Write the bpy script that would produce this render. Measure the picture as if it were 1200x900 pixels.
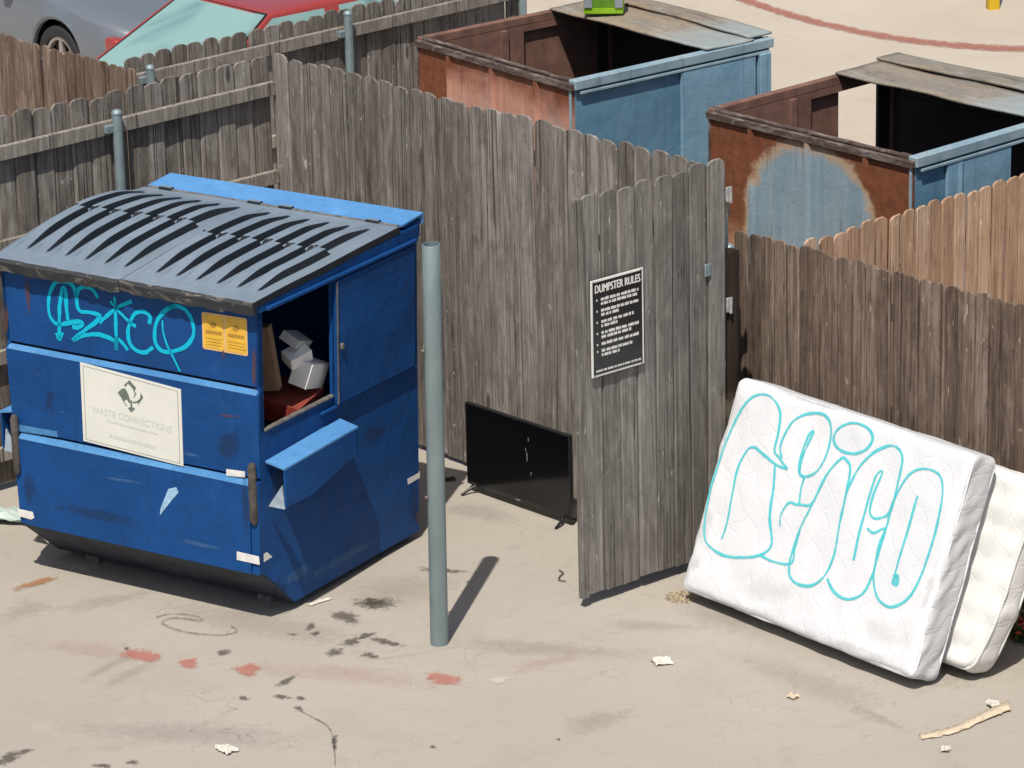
import bpy, bmesh, math, random
import numpy as np
from mathutils import Vector, Matrix, noise
R = math.radians
random.seed(7)
for o in list(bpy.data.objects): bpy.data.objects.remove(o)
sc = bpy.context.scene
COL = sc.collection

# ------------------------------------------------------------------ camera
F_PX, PITCH, ROLL, CAM_H = 4400.0, 0.3298, -0.024, 8.6358
_cp, _sp = math.cos(PITCH), math.sin(PITCH)
_fw = np.array([0, _cp, -_sp]); _rt0 = np.array([1., 0, 0]); _up0 = np.array([0, _sp, _cp])
_rt = math.cos(ROLL)*_rt0 + math.sin(ROLL)*_up0
_up = -math.sin(ROLL)*_rt0 + math.cos(ROLL)*_up0
cd = bpy.data.cameras.new('camera'); cam = bpy.data.objects.new('camera', cd); COL.objects.link(cam)
cd.sensor_width = 36; cd.lens = 36*F_PX/1200; cd.clip_start = .5; cd.clip_end = 3000
M = Matrix.Identity(4)
for i in range(3):
    M[i][0], M[i][1], M[i][2] = _rt[i], _up[i], -_fw[i]
M[2][3] = CAM_H
cam.matrix_world = M
sc.camera = cam
sc.render.resolution_x, sc.render.resolution_y = 1024, 768

# ------------------------------------------------------------------ light
SUN_EL, SUN_AZ = R(61), R(192)          # azimuth clockwise from +Y, direction towards the sun
w = bpy.data.worlds.new('World'); sc.world = w; w.use_nodes = True
nt = w.node_tree; nt.nodes.clear()
sky = nt.nodes.new('ShaderNodeTexSky'); sky.sky_type = 'NISHITA'; sky.sun_disc = False
sky.sun_elevation = SUN_EL; sky.sun_rotation = SUN_AZ; sky.dust_density = 2.0; sky.air_density = 1.0
bg = nt.nodes.new('ShaderNodeBackground'); bg.inputs[1].default_value = 0.088
wo = nt.nodes.new('ShaderNodeOutputWorld')
nt.links.new(sky.outputs[0], bg.inputs[0]); nt.links.new(bg.outputs[0], wo.inputs[0])
sd_ = bpy.data.lights.new('sun', 'SUN'); sd_.energy = 4.9; sd_.angle = R(.53); sd_.color = (1, .945, .86)
sun = bpy.data.objects.new('sun', sd_); COL.objects.link(sun)
_sdir = Vector((math.sin(SUN_AZ)*math.cos(SUN_EL), math.cos(SUN_AZ)*math.cos(SUN_EL), math.sin(SUN_EL)))
sun.rotation_euler = _sdir.to_track_quat('Z', 'Y').to_euler(); sun.location = (0, -5, 30)
sc.view_settings.view_transform = 'Standard'; sc.view_settings.look = 'None'
sc.view_settings.exposure = 0.0; sc.view_settings.gamma = 1; sc.view_settings.use_curve_mapping = False

# ------------------------------------------------------------------ photo pixel -> place
def ray(x, y): return _fw + (x-600)/F_PX*_rt - (y-450)/F_PX*_up
def gz(x, y, z=0.0):                       # point of a pixel on the level z
    d = ray(x, y); t = (z-CAM_H)/d[2]; return np.array([0, 0, CAM_H]) + t*d
def gp(x, y, pt, ang):                     # point of a pixel on an upright plane through pt running along ang
    n = np.array([-math.sin(ang), math.cos(ang), 0]); d = ray(x, y); o = np.array([0, 0, CAM_H])
    t = n @ (np.array([pt[0], pt[1], 0])-o)/(n @ d); return o+t*d
FA = -.8313; FC = np.array([-1.5732, 24.9178])           # the fence line: corner and run
FU = np.array([math.cos(FA), math.sin(FA)]); FV = np.array([-FU[1], FU[0]])
def W(s, t, z=0.0):
    p = FC+s*FU+t*FV; return Vector((p[0], p[1], z))

# ------------------------------------------------------------------ node helper
class NT:
    def __init__(s, name):
        s.m = bpy.data.materials.new(name); s.m.use_nodes = True; s.t = s.m.node_tree
        s.b = s.t.nodes['Principled BSDF']; s.out = s.t.nodes['Material Output']
    def n(s, typ, **k):
        x = s.t.nodes.new('ShaderNode'+typ)
        for a, v in k.items(): setattr(x, a, v)
        return x
    def l(s, a, b): s.t.links.new(a, b)
    def val(s, v, sock):
        if isinstance(v, bpy.types.NodeSocket): s.l(v, sock)
        else: sock.default_value = v
    def math(s, op, a, b=0.0, clamp=False):
        x = s.n('Math', operation=op); x.use_clamp = clamp; s.val(a, x.inputs[0]); s.val(b, x.inputs[1]); return x.outputs[0]
    def mix(s, f, a, b, typ='MIX'):
        x = s.n('MixRGB', blend_type=typ); s.val(f, x.inputs[0])
        for q, k in ((a, 1), (b, 2)):
            if isinstance(q, tuple): x.inputs[k].default_value = (*q, 1) if len(q) == 3 else q
            else: s.l(q, x.inputs[k])
        return x.outputs[0]
    def coord(s, which='Object'): return s.n('TexCoord').outputs[which]
    def mapping(s, v, scale=(1, 1, 1), loc=(0, 0, 0)):
        x = s.n('Mapping'); s.l(v, x.inputs[0]); x.inputs['Scale'].default_value = scale
        x.inputs['Location'].default_value = loc; return x.outputs[0]
    def noise(s, v, scale, detail=4, rough=.55, dist=0.0, w=None):
        x = s.n('TexNoise'); x.noise_dimensions = '4D' if w is not None else '3D'
        s.l(v, x.inputs['Vector']); x.inputs['Scale'].default_value = scale; x.inputs['Detail'].default_value = detail
        x.inputs['Roughness'].default_value = rough; x.inputs['Distortion'].default_value = dist
        if w is not None: s.l(w, x.inputs['W'])
        return x.outputs[0]
    def ramp(s, v, stops):
        x = s.n('ValToRGB'); s.l(v, x.inputs[0]); e = x.color_ramp.elements
        while len(e) < len(stops): e.new(.5)
        for q, (p, c) in zip(e, stops):
            q.position = p; q.color = (c, c, c, 1) if isinstance(c, (int, float)) else (*c, 1)
        return x.outputs[0]
    def smooth(s, v, a, b):
        x = s.n('MapRange'); x.interpolation_type = 'SMOOTHSTEP'; s.l(v, x.inputs[0])
        x.inputs[1].default_value = a; x.inputs[2].default_value = b; return x.outputs[0]
    def sep(s, v):
        x = s.n('SeparateXYZ'); s.l(v, x.inputs[0]); return x.outputs
    def bump(s, h, strength=.3, dist=.01):
        x = s.n('Bump'); x.inputs['Strength'].default_value = strength; x.inputs['Distance'].default_value = dist
        s.l(h, x.inputs['Height']); s.l(x.outputs[0], s.b.inputs['Normal'])
    def done(s, col=None, rough=.7, metal=0.0, spec=None):
        if col is not None:
            if isinstance(col, tuple): s.b.inputs['Base Color'].default_value = (*col, 1)
            else: s.l(col, s.b.inputs['Base Color'])
        s.val(rough, s.b.inputs['Roughness']); s.val(metal, s.b.inputs['Metallic'])
        if spec is not None: s.b.inputs['Specular IOR Level'].default_value = spec
        return s.m

def plain(name, col, rough=.6, metal=0., var=.15, scale=9., spec=None, bump=0.):
    n = NT(name); c = n.coord(); a = n.noise(c, scale, 5, .6)
    d = tuple(x*(1-var) for x in col); e = tuple(min(1, x*(1+var)) for x in col)
    col_ = n.mix(n.ramp(a, [(.3, 0.), (.7, 1.)]), d, e)
    if bump: n.bump(n.noise(c, scale*6, 4), bump, .004)
    return n.done(col_, rough, metal, spec)

# weathered fence wood: streaked along the board, each board its own tone
def wood(name, dark, mid, light, fleck=.5, warm=None, tone=.15):
    n = NT(name); c0 = n.coord(); oi = n.n('ObjectInfo'); rnd = oi.outputs['Random']
    cb = n.n('CombineXYZ'); n.l(n.math('MULTIPLY', rnd, 37.), cb.inputs[0]); n.l(n.math('MULTIPLY', rnd, 71.), cb.inputs[1]); n.l(n.math('MULTIPLY', rnd, 53.), cb.inputs[2])
    av = n.n('VectorMath', operation='ADD'); n.l(c0, av.inputs[0]); n.l(cb.outputs[0], av.inputs[1]); c = av.outputs[0]
    g1 = n.noise(n.mapping(c, (46, 46, 1.3)), 1.0, 5, .68, .6)
    g2 = n.noise(n.mapping(c, (120, 120, 2.4)), 1.0, 3, .65, .2)
    bl = n.noise(n.mapping(c, (9, 9, 3.0)), 1.0, 6, .70, .9)
    r2 = n.math('FRACT', n.math('MULTIPLY', rnd, 91.7))
    f = n.math('ADD', n.math('MULTIPLY', g1, .55), n.math('MULTIPLY', bl, .50))
    f = n.math('ADD', f, n.math('MULTIPLY', g2, .22))
    f = n.math('ADD', n.math('SUBTRACT', f, .095), n.math('MULTIPLY', n.math('SUBTRACT', r2, .5), tone))
    col = n.ramp(f, [(.34, dark), (.54, mid), (.74, light)])
    if warm:
        wn = n.noise(n.mapping(c, (3, 3, .8)), 1.0, 3, .6, .4)
        col = n.mix(n.math('MULTIPLY', n.smooth(wn, .45, .7), .55), col, warm)
    # knots, with a paler ring
    vo = n.n('TexVoronoi'); n.l(n.mapping(c, (7, 3, 2.1)), vo.inputs['Vector']); vo.inputs['Scale'].default_value = 1.0
    ksel = n.math('GREATER_THAN', n.sep(vo.outputs['Color'])[0], .80)
    kr = n.math('MULTIPLY', n.smooth(vo.outputs['Distance'], .30, .16), ksel); kn = n.math('MULTIPLY', n.smooth(vo.outputs['Distance'], .17, .09), ksel)
    col = n.mix(n.math('MULTIPLY', kr, .35), col, light); col = n.mix(n.math('MULTIPLY', kn, .75), col, tuple(x*.5 for x in dark))
    # pale scuffs and torn fibre
    sp = n.noise(n.mapping(c, (34, 34, 8)), 1.0, 3, .5, 1.2)
    col = n.mix(n.math('MULTIPLY', n.smooth(sp, .675, .72), fleck), col, tuple(min(1, x*1.75) for x in light))
    # dark drips and splits
    cr = n.noise(n.mapping(c, (52, 52, .45)), 1.0, 2, .5, .1); crk = n.smooth(cr, .37, .30)
    col = n.mix(n.math('MULTIPLY', crk, .75), col, tuple(x*.4 for x in dark))
    st = n.noise(n.mapping(c, (17, 17, 1.1)), 1.0, 5, .68, .6); col = n.mix(n.math('MULTIPLY', n.smooth(st, .55, .68), .6), col, tuple(x*.8 for x in dark))
    X, Y, Z = n.sep(c0)[0:3]
    for zr_, xo in ((1.62, .033), (1.02, .030), (1.60, -.035), (.42, -.03)):
        dx = n.math('ABSOLUTE', n.math('SUBTRACT', X, xo)); dz = n.math('SUBTRACT', zr_, Z)
        run = n.math('MULTIPLY', n.smooth(dx, .006, .002), n.math('MULTIPLY', n.smooth(dz, -.006, .0), n.smooth(dz, .13, .01)))
        col = n.mix(n.math('MULTIPLY', run, .55), col, tuple(x*.45 for x in dark))
    n.bump(n.math('SUBTRACT', n.math('ADD', g1, n.math('MULTIPLY', g2, .5)), n.math('MULTIPLY', crk, .8)), .6, .007)
    return n.done(col, .9, 0, .2)

WOOD_GREY = wood('wood_grey', (.068, .057, .048), (.190, .168, .148), (.37, .342, .312), .5)
WOOD_GATE = wood('wood_gate', (.085, .076, .068), (.182, .167, .153), (.315, .296, .276), .5)
WOOD_BROWN = wood('wood_brown', (.055, .037, .027), (.158, .115, .088), (.31, .245, .198), .6)
WOOD_ORANGE = wood('wood_orange', (.20, .118, .076), (.39, .255, .172), (.56, .415, .312), .45, (.41, .24, .152), .20)
WOOD_RUSSET = wood('wood_russet', (.070, .044, .031), (.155, .108, .082), (.29, .225, .18), .6)
WOOD_RAIL = wood('wood_rail', (.12, .105, .09), (.26, .235, .205), (.42, .39, .35), .4, None, .1)
WOOD_DARK = wood('wood_dark', (.015, .010, .008), (.03, .021, .016), (.05, .036, .028), .1)
GALV = plain('galvanised_steel', (.24, .31, .33), .5, .35, .18, 14)

# ------------------------------------------------------------------ mesh builder
class MB:
    def __init__(s, off=(0, 0, 0)): s.v = []; s.f = []; s.mi = []; s.off = Vector(off); s.T = None
    def add(s, vs, fs, m=0):
        k = len(s.v); s.v += [Vector(v) for v in vs]; s.f += [tuple(i+k for i in f) for f in fs]; s.mi += [m]*len(fs); return s
    def box(s, lo, hi, m=0):
        x0, y0, z0 = lo; x1, y1, z1 = hi
        return s.add([(x0,y0,z0),(x1,y0,z0),(x1,y1,z0),(x0,y1,z0),(x0,y0,z1),(x1,y0,z1),(x1,y1,z1),(x0,y1,z1)],
                     [(0,3,2,1),(4,5,6,7),(0,1,5,4),(1,2,6,5),(2,3,7,6),(3,0,4,7)], m)
    def rbox(s, lo, hi, r=.005, seg=1, m=0):
        bm = bmesh.new(); bmesh.ops.create_cube(bm, size=1)
        for v in bm.verts: v.co = Vector([(lo[i]+hi[i])/2+v.co[i]*(hi[i]-lo[i]) for i in range(3)])
        bmesh.ops.bevel(bm, geom=bm.edges[:], offset=r, segments=seg, affect='EDGES', profile=.5)
        bm.verts.index_update()
        s.add([v.co.copy() for v in bm.verts], [tuple(v.index for v in f.verts) for f in bm.faces], m); bm.free(); return s
    def prism(s, poly, fn, a, b, m=0):      # poly of 2d points; fn(p, q, h) -> xyz
        n = len(poly)
        s.add([fn(p, q, a) for p, q in poly]+[fn(p, q, b) for p, q in poly],
              [tuple(range(n-1, -1, -1)), tuple(range(n, 2*n))]+[(i, (i+1) % n, n+(i+1) % n, n+i) for i in range(n)], m); return s
    def tube(s, pts, r, n=10, cap=True, m=0):
        pts = [Vector(p) for p in pts]; rs = r if isinstance(r, (list, tuple)) else [r]*len(pts)
        vs = []; fs = []; up = None
        for i, p in enumerate(pts):
            d = (pts[min(i+1, len(pts)-1)]-pts[max(i-1, 0)]).normalized()
            if up is None: up = Vector((0, 0, 1)) if abs(d.z) < .9 else Vector((1, 0, 0))
            x = d.cross(up).normalized(); y = x.cross(d).normalized(); up = y
            for k in range(n):
                a = 2*math.pi*k/n; vs.append(p+x*math.cos(a)*rs[i]+y*math.sin(a)*rs[i])
        for i in range(len(pts)-1):
            for k in range(n):
                fs.append((i*n+k, i*n+(k+1) % n, (i+1)*n+(k+1) % n, (i+1)*n+k))
        if cap: fs += [tuple(range(n-1, -1, -1)), tuple((len(pts)-1)*n+k for k in range(n))]
        return s.add(vs, fs, m)
    def grid(s, nx, ny, fn, m=0):
        return s.add([fn(i/nx, j/ny) for j in range(ny+1) for i in range(nx+1)],
                     [(j*(nx+1)+i, j*(nx+1)+i+1, (j+1)*(nx+1)+i+1, (j+1)*(nx+1)+i) for j in range(ny) for i in range(nx)], m)
    def mesh(s, name, mats, smooth=False):
        me = bpy.data.meshes.new(name)
        vs = [s.T(v) if s.T else v for v in s.v]
        me.from_pydata([tuple(v+s.off) for v in vs], [], s.f)
        for m in (mats if isinstance(mats, (list, tuple)) else [mats]): me.materials.append(m)
        for p, i in zip(me.polygons, s.mi): p.material_index = i; p.use_smooth = bool(smooth)
        me.update()
        bm = bmesh.new(); bm.from_mesh(me); bmesh.ops.recalc_face_normals(bm, faces=bm.faces); bm.to_mesh(me); bm.free()
        if smooth and smooth is not True: me.set_sharp_from_angle(angle=R(smooth))
        return me
    def build(s, name, mats, parent=None, smooth=False):
        o = bpy.data.objects.new(name, s.mesh(name, mats, smooth)); COL.objects.link(o); o.parent = parent; return o

def tag(o, label=None, cat=None, group=None, kind=None):
    if label: o['label'] = label
    if cat: o['category'] = cat
    if group: o['group'] = group
    if kind: o['kind'] = kind
    return o
def thing(name, label, cat, loc=(0, 0, 0), rz=0., group=None):
    o = bpy.data.objects.new(name, None); COL.objects.link(o); o.location = loc; o.rotation_euler = (0, 0, rz)
    o.empty_display_size = .1
    return tag(o, label, cat, group)
def link(name, me, parent=None):
    o = bpy.data.objects.new(name, me); COL.objects.link(o); o.parent = parent; return o

def catmull(p, n=6, closed=False):
    p = [Vector(q) for q in p]; out = []; L = len(p)
    for i in range(L if closed else L-1):
        if closed: a, b, c, d = p[(i-1) % L], p[i], p[(i+1) % L], p[(i+2) % L]
        else: a, b, c, d = p[max(i-1, 0)], p[i], p[i+1], p[min(i+2, L-1)]
        for k in range(n):
            t = k/n; out.append(.5*((2*b)+(c-a)*t+(2*a-5*b+4*c-d)*t*t+(3*b-a-3*c+d)*t**3))
    out.append(p[0].copy() if closed else p[-1].copy()); return out
def ribbon(mb, pts2, wd, fn, m=0, taper=False):     # flat stroke in a 2d chart, fn(x,y)->xyz
    pts = [Vector((q[0], q[1])) for q in pts2]; vs = []; n = len(pts)
    for i, p in enumerate(pts):
        d = pts[min(i+1, n-1)]-pts[max(i-1, 0)]
        d = d.normalized() if d.length > 1e-9 else Vector((1, 0))
        q = Vector((-d.y, d.x)); ww = wd*(.5+.06*math.sin(i*1.7+n))*(1 if not taper else max(.25, math.sin(math.pi*(i+.5)/n)))
        vs += [fn(*(p+q*ww)), fn(*(p-q*ww))]
    mb.add(vs, [(2*i, 2*i+1, 2*i+3, 2*i+2) for i in range(n-1)], m)

def spray(mb, pts2, wd, fn):                       # stroke with soft edges: the 'edge' values feed the paint material
    pts = [Vector((q[0], q[1])) for q in pts2]; n = len(pts); vs = []
    if not hasattr(mb, 'e'): mb.e = []
    for i, p in enumerate(pts):
        d = pts[min(i+1, n-1)]-pts[max(i-1, 0)]; d = d.normalized() if d.length > 1e-9 else Vector((1, 0)); q = Vector((-d.y, d.x))
        ww = wd*(.78+.22*noise.noise(Vector((p.x*6, p.y*6, n*.37))))
        for k, ev in ((-1, 1.), (-.45, .28), (.45, .28), (1, 1.)): vs.append(fn(*(p+q*ww*k))); mb.e.append(ev)
    mb.add(vs, [(4*i+k, 4*i+k+1, 4*i+k+5, 4*i+k+4) for i in range(n-1) for k in range(3)])
def set_edge(o, e):
    at = o.data.attributes.new('edge', 'FLOAT', 'POINT')
    for i, x in enumerate(e): at.data[i].value = x
def text_mesh(txt, size, align='CENTER'):
    cu = bpy.data.curves.new('txt', 'FONT'); cu.body = txt; cu.size = size; cu.align_x = align; cu.align_y = 'CENTER'; cu.resolution_u = 3
    o = bpy.data.objects.new('txt', cu); COL.objects.link(o)
    dg = bpy.context.evaluated_depsgraph_get(); me = bpy.data.meshes.new_from_object(o.evaluated_get(dg))
    vs = [v.co.copy() for v in me.vertices]; fs = [tuple(p.vertices) for p in me.polygons]
    bpy.data.objects.remove(o); bpy.data.curves.remove(cu); bpy.data.meshes.remove(me); return vs, fs

# ------------------------------------------------------------------ ground
def ground_mat():
    n = NT('concrete'); c = n.coord()
    big = n.noise(c, .35, 5, .6, .6); mid = n.noise(c, 1.7, 6, .62, .8); fine = n.noise(c, 60, 4, .7); g = n.noise(c, 240, 2, .6)
    streak = n.noise(n.mapping(c, (.5, 2.6, 1)), 1.0, 5, .6, 1.0)
    col = n.mix(n.ramp(big, [(.35, 0.), (.65, 1.)]), (.336, .304, .264), (.380, .347, .304))
    col = n.mix(n.math('MULTIPLY', n.smooth(mid, .50, .72), .42), col, (.300, .262, .220))
    col = n.mix(n.math('MULTIPLY', n.smooth(streak, .54, .74), .38), col, (.315, .285, .248))
    col = n.mix(n.math('MULTIPLY', n.smooth(mid, .44, .28), .35), col, (.435, .385, .322))
    blot = n.noise(c, 5.5, 5, .7, 1.5)
    col = n.mix(n.math('MULTIPLY', n.smooth(blot, .54, .74), .34), col, (.21, .18, .148))
    # a little grit
    gr = n.noise(c, 33, 3, .6)
    col = n.mix(n.math('MULTIPLY', n.smooth(gr, .67, .74), .5), col, (.17, .145, .12))
    col = n.mix(n.math('MULTIPLY', n.math('SUBTRACT', fine, .5), .6), col, (.50, .45, .38))
    col = n.mix(.30, col, n.ramp(g, [(.25, (.25, .215, .175)), (.75, (.48, .43, .36))]))
    # hairline cracks
    vo = n.n('TexVoronoi', feature='DISTANCE_TO_EDGE'); n.l(n.mapping(c, (.42, .42, .42), (3.1, 1.7, 0)), vo.inputs['Vector'])
    dn = n.n('TexNoise'); n.l(c, dn.inputs['Vector']); dn.inputs['Scale'].default_value = 2.2
    va = n.n('VectorMath', operation='ADD'); vs = n.n('VectorMath', operation='SCALE'); n.l(dn.outputs['Color'], vs.inputs[0]); vs.inputs['Scale'].default_value = .25
    n.l(n.mapping(c, (.30, .30, .30), (3.3, 1.2, 0)), va.inputs[0]); n.l(vs.outputs[0], va.inputs[1]); n.l(va.outputs[0], vo.inputs['Vector'])
    ck = n.math('MULTIPLY', n.smooth(vo.outputs['Distance'], .0035, .001), n.smooth(big, .45, .6))
    col = n.mix(n.math('MULTIPLY', ck, .5), col, (.16, .13, .105))
    h = n.math('ADD', n.math('MULTIPLY', fine, .5), n.math('MULTIPLY', mid, 1.5))
    n.bump(h, .35, .006)
    return n.done(col, .92, 0, .25)
g = MB(); g.add([(-400, -60, 0), (400, -60, 0), (400, 700, 0), (-400, 700, 0)], [(0, 1, 2, 3)])
ground = g.build('ground', ground_mat()); tag(ground, kind='structure', label='pale tan concrete yard with oil spots and worn red paint', cat='ground')

yard = MB(); q_ = [W(-60, .60, .004), W(60, .60, .004), W(60, 90, .004), W(-60, 90, .004)]; yard.add(q_, [(0, 1, 2, 3)])
def yard_mat():
    n = NT('yard_concrete'); c = n.coord(); a = n.noise(c, .3, 5, .6, .6); b = n.noise(c, 1.3, 5, .6, .8); d = n.noise(c, 40, 4, .7)
    col = n.mix(n.ramp(a, [(.35, 0.), (.65, 1.)]), (.425, .368, .298), (.475, .417, .345)); col = n.mix(n.math('MULTIPLY', n.smooth(b, .52, .72), .35), col, (.37, .315, .25))
    col = n.mix(n.math('MULTIPLY', n.smooth(d, .58, .75), .3), col, (.33, .28, .225)); n.bump(d, .3, .005); return n.done(col, .92, 0, .25)
yard = yard.build('yard_pavement', yard_mat()); tag(yard, kind='structure', label='lighter warm concrete pavement behind the fences', cat='pavement')

def decal_mat(name, col, op=.9, cut=.5, scale=14., soft=.22):
    n = NT(name); c = n.coord(); at = n.n('Attribute', attribute_name='edge')
    nz = n.noise(c, scale, 5, .65, .5); nz2 = n.noise(c, scale*5, 3, .6)
    f = n.math('ADD', at.outputs['Fac'], n.math('MULTIPLY', n.math('SUBTRACT', nz, .5), 1.5))
    f = n.math('ADD', f, n.math('MULTIPLY', n.math('SUBTRACT', nz2, .5), .5))
    a = n.math('MULTIPLY', n.smooth(f, cut+soft, cut-soft), op)
    n.done(n.mix(nz2, tuple(x*.8 for x in col), tuple(min(1, x*1.2) for x in col)), .9, 0, .2)
    n.l(a, n.b.inputs['Alpha']); return n.m
OIL = decal_mat('oil_stain', (.075, .063, .052), .55, .50, 26, .26)
DIRT = decal_mat('dirt_stain', (.16, .138, .115), .13, .50, 20, .35)
REDP = decal_mat('worn_red_paint', (.50, .15, .11), .5, .62, 12, .2)
REDF = decal_mat('faint_red_paint', (.44, .19, .145), .13, .50, 12, .35)
RUSTS = decal_mat('rust_stain', (.36, .17, .07), .62, .55, 15)
PALE = decal_mat('pale_scrape', (.62, .57, .50), .6, .55, 18)
zlev = [0.0035]
def decal(name, cx, cy, rx, ry, ang, mat, seed=0, nz=.25, wob=14):
    """a spot on the ground: centre and radii in photo pixels"""
    rnd = random.Random(seed+cx*13+cy); n = 20; zlev[0] += .00004; z = zlev[0]
    a0 = R(ang); ph = [rnd.uniform(0, 6.28) for _ in range(4)]
    def P(k, fr):
        a = 2*math.pi*k/n; r = fr*(1+nz*(math.sin(a*2+ph[0])*.5+math.sin(a*3+ph[1])*.4+math.sin(a*5+ph[2])*.3))
        x, y = rx*r*math.cos(a), ry*r*math.sin(a)
        return gz(cx+x*math.cos(a0)-y*math.sin(a0), cy+x*math.sin(a0)+y*math.cos(a0), z)
    vs = [gz(cx, cy, z)]; e = [0.]
    for fr in (.5, 1.0, 1.35):
        vs += [P(k, fr) for k in range(n)]; e += [fr*.5/.7]*n
    fs = [(0, 1+k, 1+(k+1) % n) for k in range(n)]
    for q in range(2):
        fs += [(1+q*n+k, 1+(q+1)*n+k, 1+(q+1)*n+(k+1) % n, 1+q*n+(k+1) % n) for k in range(n)]
    mb = MB(); mb.add(vs, fs); o = mb.build(name, mat, ground)
    at = o.data.attributes.new('edge', 'FLOAT', 'POINT')
    for i, x in enumerate(e): at.data[i].value = x
    return o
def stroke_decal(name, pts, wd, mat, n=6, closed=False, lift=0.):
    zlev[0] += .00004; z = zlev[0]+lift; P = catmull([(x, y, 0) for x, y in pts], n, closed); vs = []; e = []
    for i, p in enumerate(P):
        d = (P[min(i+1, len(P)-1)]-P[max(i-1, 0)]).normalized(); q = Vector((-d.y, d.x, 0))
        for k, ev in ((-1, 1.), (0, .25), (1, 1.)):
            c = p+q*wd*k; vs.append(gz(c.x, c.y, z)); e.append(ev if 0 < i < len(P)-1 else 1.)
    fs = []
    for i in range(len(P)-1):
        for k in range(2): fs.append((3*i+k, 3*i+k+1, 3*i+k+4, 3*i+k+3))
    mb = MB(); mb.add(vs, fs); o = mb.build(name, mat, ground)
    at = o.data.attributes.new('edge', 'FLOAT', 'POINT')
    for i, x in enumerate(e): at.data[i].value = x
    return o
for a in [(405, 723, 18, 9, 10), (440, 707, 26, 9, 0), (437, 706, 12, 6, 0), (433, 768, 10, 4.5, 5), (412, 752, 16, 4.5, -12), (392, 764, 13, 5, -20),
          (370, 742, 7, 3, 0), (364, 734, 8, 4, -30), (452, 752, 24, 4, 15), (430, 744, 12, 4, -10), (350, 830, 6, 3.5, 0), (392, 870, 4, 12, 0),
          (335, 798, 14, 4, -25), (286, 818, 7, 3, 0), (330, 816, 12, 3, 10), (148, 760, 4, 2.5, 0), (10, 888, 18, 7, -20), (120, 897, 14, 3, 0), (155, 893, 10, 3, 0),
          (30, 880, 12, 3, -10), (342, 743, 6, 2, 0), (352, 818, 6, 3, 0), (507, 875, 5, 2, 0), (263, 764, 12, 3, -8), (655, 866, 3, 2, 0), (518, 668, 34, 3, 3)]:
    decal('oil_stain', *a, OIL)
for a in [(120, 705, 60, 8, -12), (30, 715, 40, 9, -18), (700, 845, 40, 14, -10), (760, 733, 60, 7, 4), (640, 760, 120, 10, 4), (1030, 842, 40, 6, 20), (1150, 780, 70, 18, -20),
          (150, 790, 45, 6, -25), (125, 782, 40, 5, -25), (850, 720, 70, 20, 22), (950, 800, 120, 16, 20), (560, 600, 60, 10, 8), (470, 690, 80, 20, -8), (300, 730, 120, 18, 8), (230, 860, 160, 14, 4)]:
    decal('dirt_patch', *a, DIRT)
for a in [(168, 768, 20, 8, 4), (222, 777, 14, 5, -5), (290, 785, 16, 7, 0), (520, 796, 19, 8, 0)]: decal('red_paint_mark', *a, REDP)
for a in [(640, 776, 45, 8, -16), (400, 790, 110, 12, 4), (100, 760, 70, 10, 6)]: decal('red_paint_mark', *a, REDF)
decal('rust_stain', 42, 683, 26, 5, -18, RUSTS)
for a in [(585, 797, 14, 4, 0), (90, 662, 30, 9, 10)]: decal('scrape_mark', *a, PALE)
RING = decal_mat('water_ring', (.11, .095, .08), .4, .5, 16, .3)
stroke_decal('crack', [(182, 724), (200, 719), (230, 722), (235, 727), (205, 724), (190, 730), (215, 740), (255, 744), (277, 740), (270, 733)], 2.6, RING)
stroke_decal('crack', [(350, 832), (368, 841), (385, 852), (391, 870), (393, 900)], 1.6, OIL)
stroke_decal('crack', [(420, 775), (480, 767), (540, 758), (545, 770), (550, 780)], 1.5, DIRT)
# the red fire-lane line in the yard behind
RED_LANE = decal_mat('red_lane_paint', (.36, .12, .095), .62, .85, 9, .35)
stroke_decal('red_paint_line', [(790, -28), (850, -8), (900, 9), (950, 24), (1000, 35.5), (1050, 44.5), (1100, 51), (1150, 55), (1200, 57), (1260, 57.5)], 4.2, RED_LANE, 8, False, .004)

# ------------------------------------------------------------------ fences
def board_mesh(wd, h, mat, seed, th=.019):
    r = random.Random(seed); e = min(.042, wd*.33)
    xs = [-.5, -.41, -.22, .22, .41, .5]; dr = [1, .36, 0, 0, .36, 1]
    ea, eb = e*r.uniform(.6, 1.3), e*r.uniform(.6, 1.3)
    rows = [0, .5, 1]; cup = r.uniform(-.004, .004); bow = r.uniform(-.012, .012); tw = r.uniform(-.008, .008); lean = r.uniform(-.003, .003)
    ch = [r.uniform(-.007, .007) for _ in xs]; n_ = len(xs)
    def pt(i, j, y):
        x = xs[i]*wd; z = rows[j]*h
        if j == 2: z -= dr[i]*(ea if i < 3 else eb)+abs(ch[i])*.5
        if j == 0: z += ch[i]*.6
        yy = y+cup*(1-4*xs[i]**2)+bow*(rows[j]-.5)+tw*xs[i]*rows[j]
        if y == 0 and i in (0, n_-1): yy += .0055
        return (x+lean*rows[j], yy, z)
    mb = MB(); n = len(xs)
    for y in (0, th): mb.add([pt(i, j, y) for j in range(3) for i in range(n)], [])
    f = []
    for j in range(2):
        for i in range(n-1):
            a = j*n+i; f.append((a, a+1, a+n+1, a+n)); b = a+3*n; f.append((b, b+n, b+n+1, b+1))
    for i in range(n-1):
        f.append((i, i+3*n, i+1+3*n, i+1)); a = 2*n+i; f.append((a, a+1, a+1+3*n, a+3*n))
    for j in range(2):
        a = j*n; f.append((a, a+n, a+n+3*n, a+3*n)); a = j*n+n-1; f.append((a, a+3*n, a+n+3*n, a+n))
    mb.add([], []); mb.f += f; mb.mi += [0]*len(f)
    return mb.mesh('board', mat)
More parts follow.
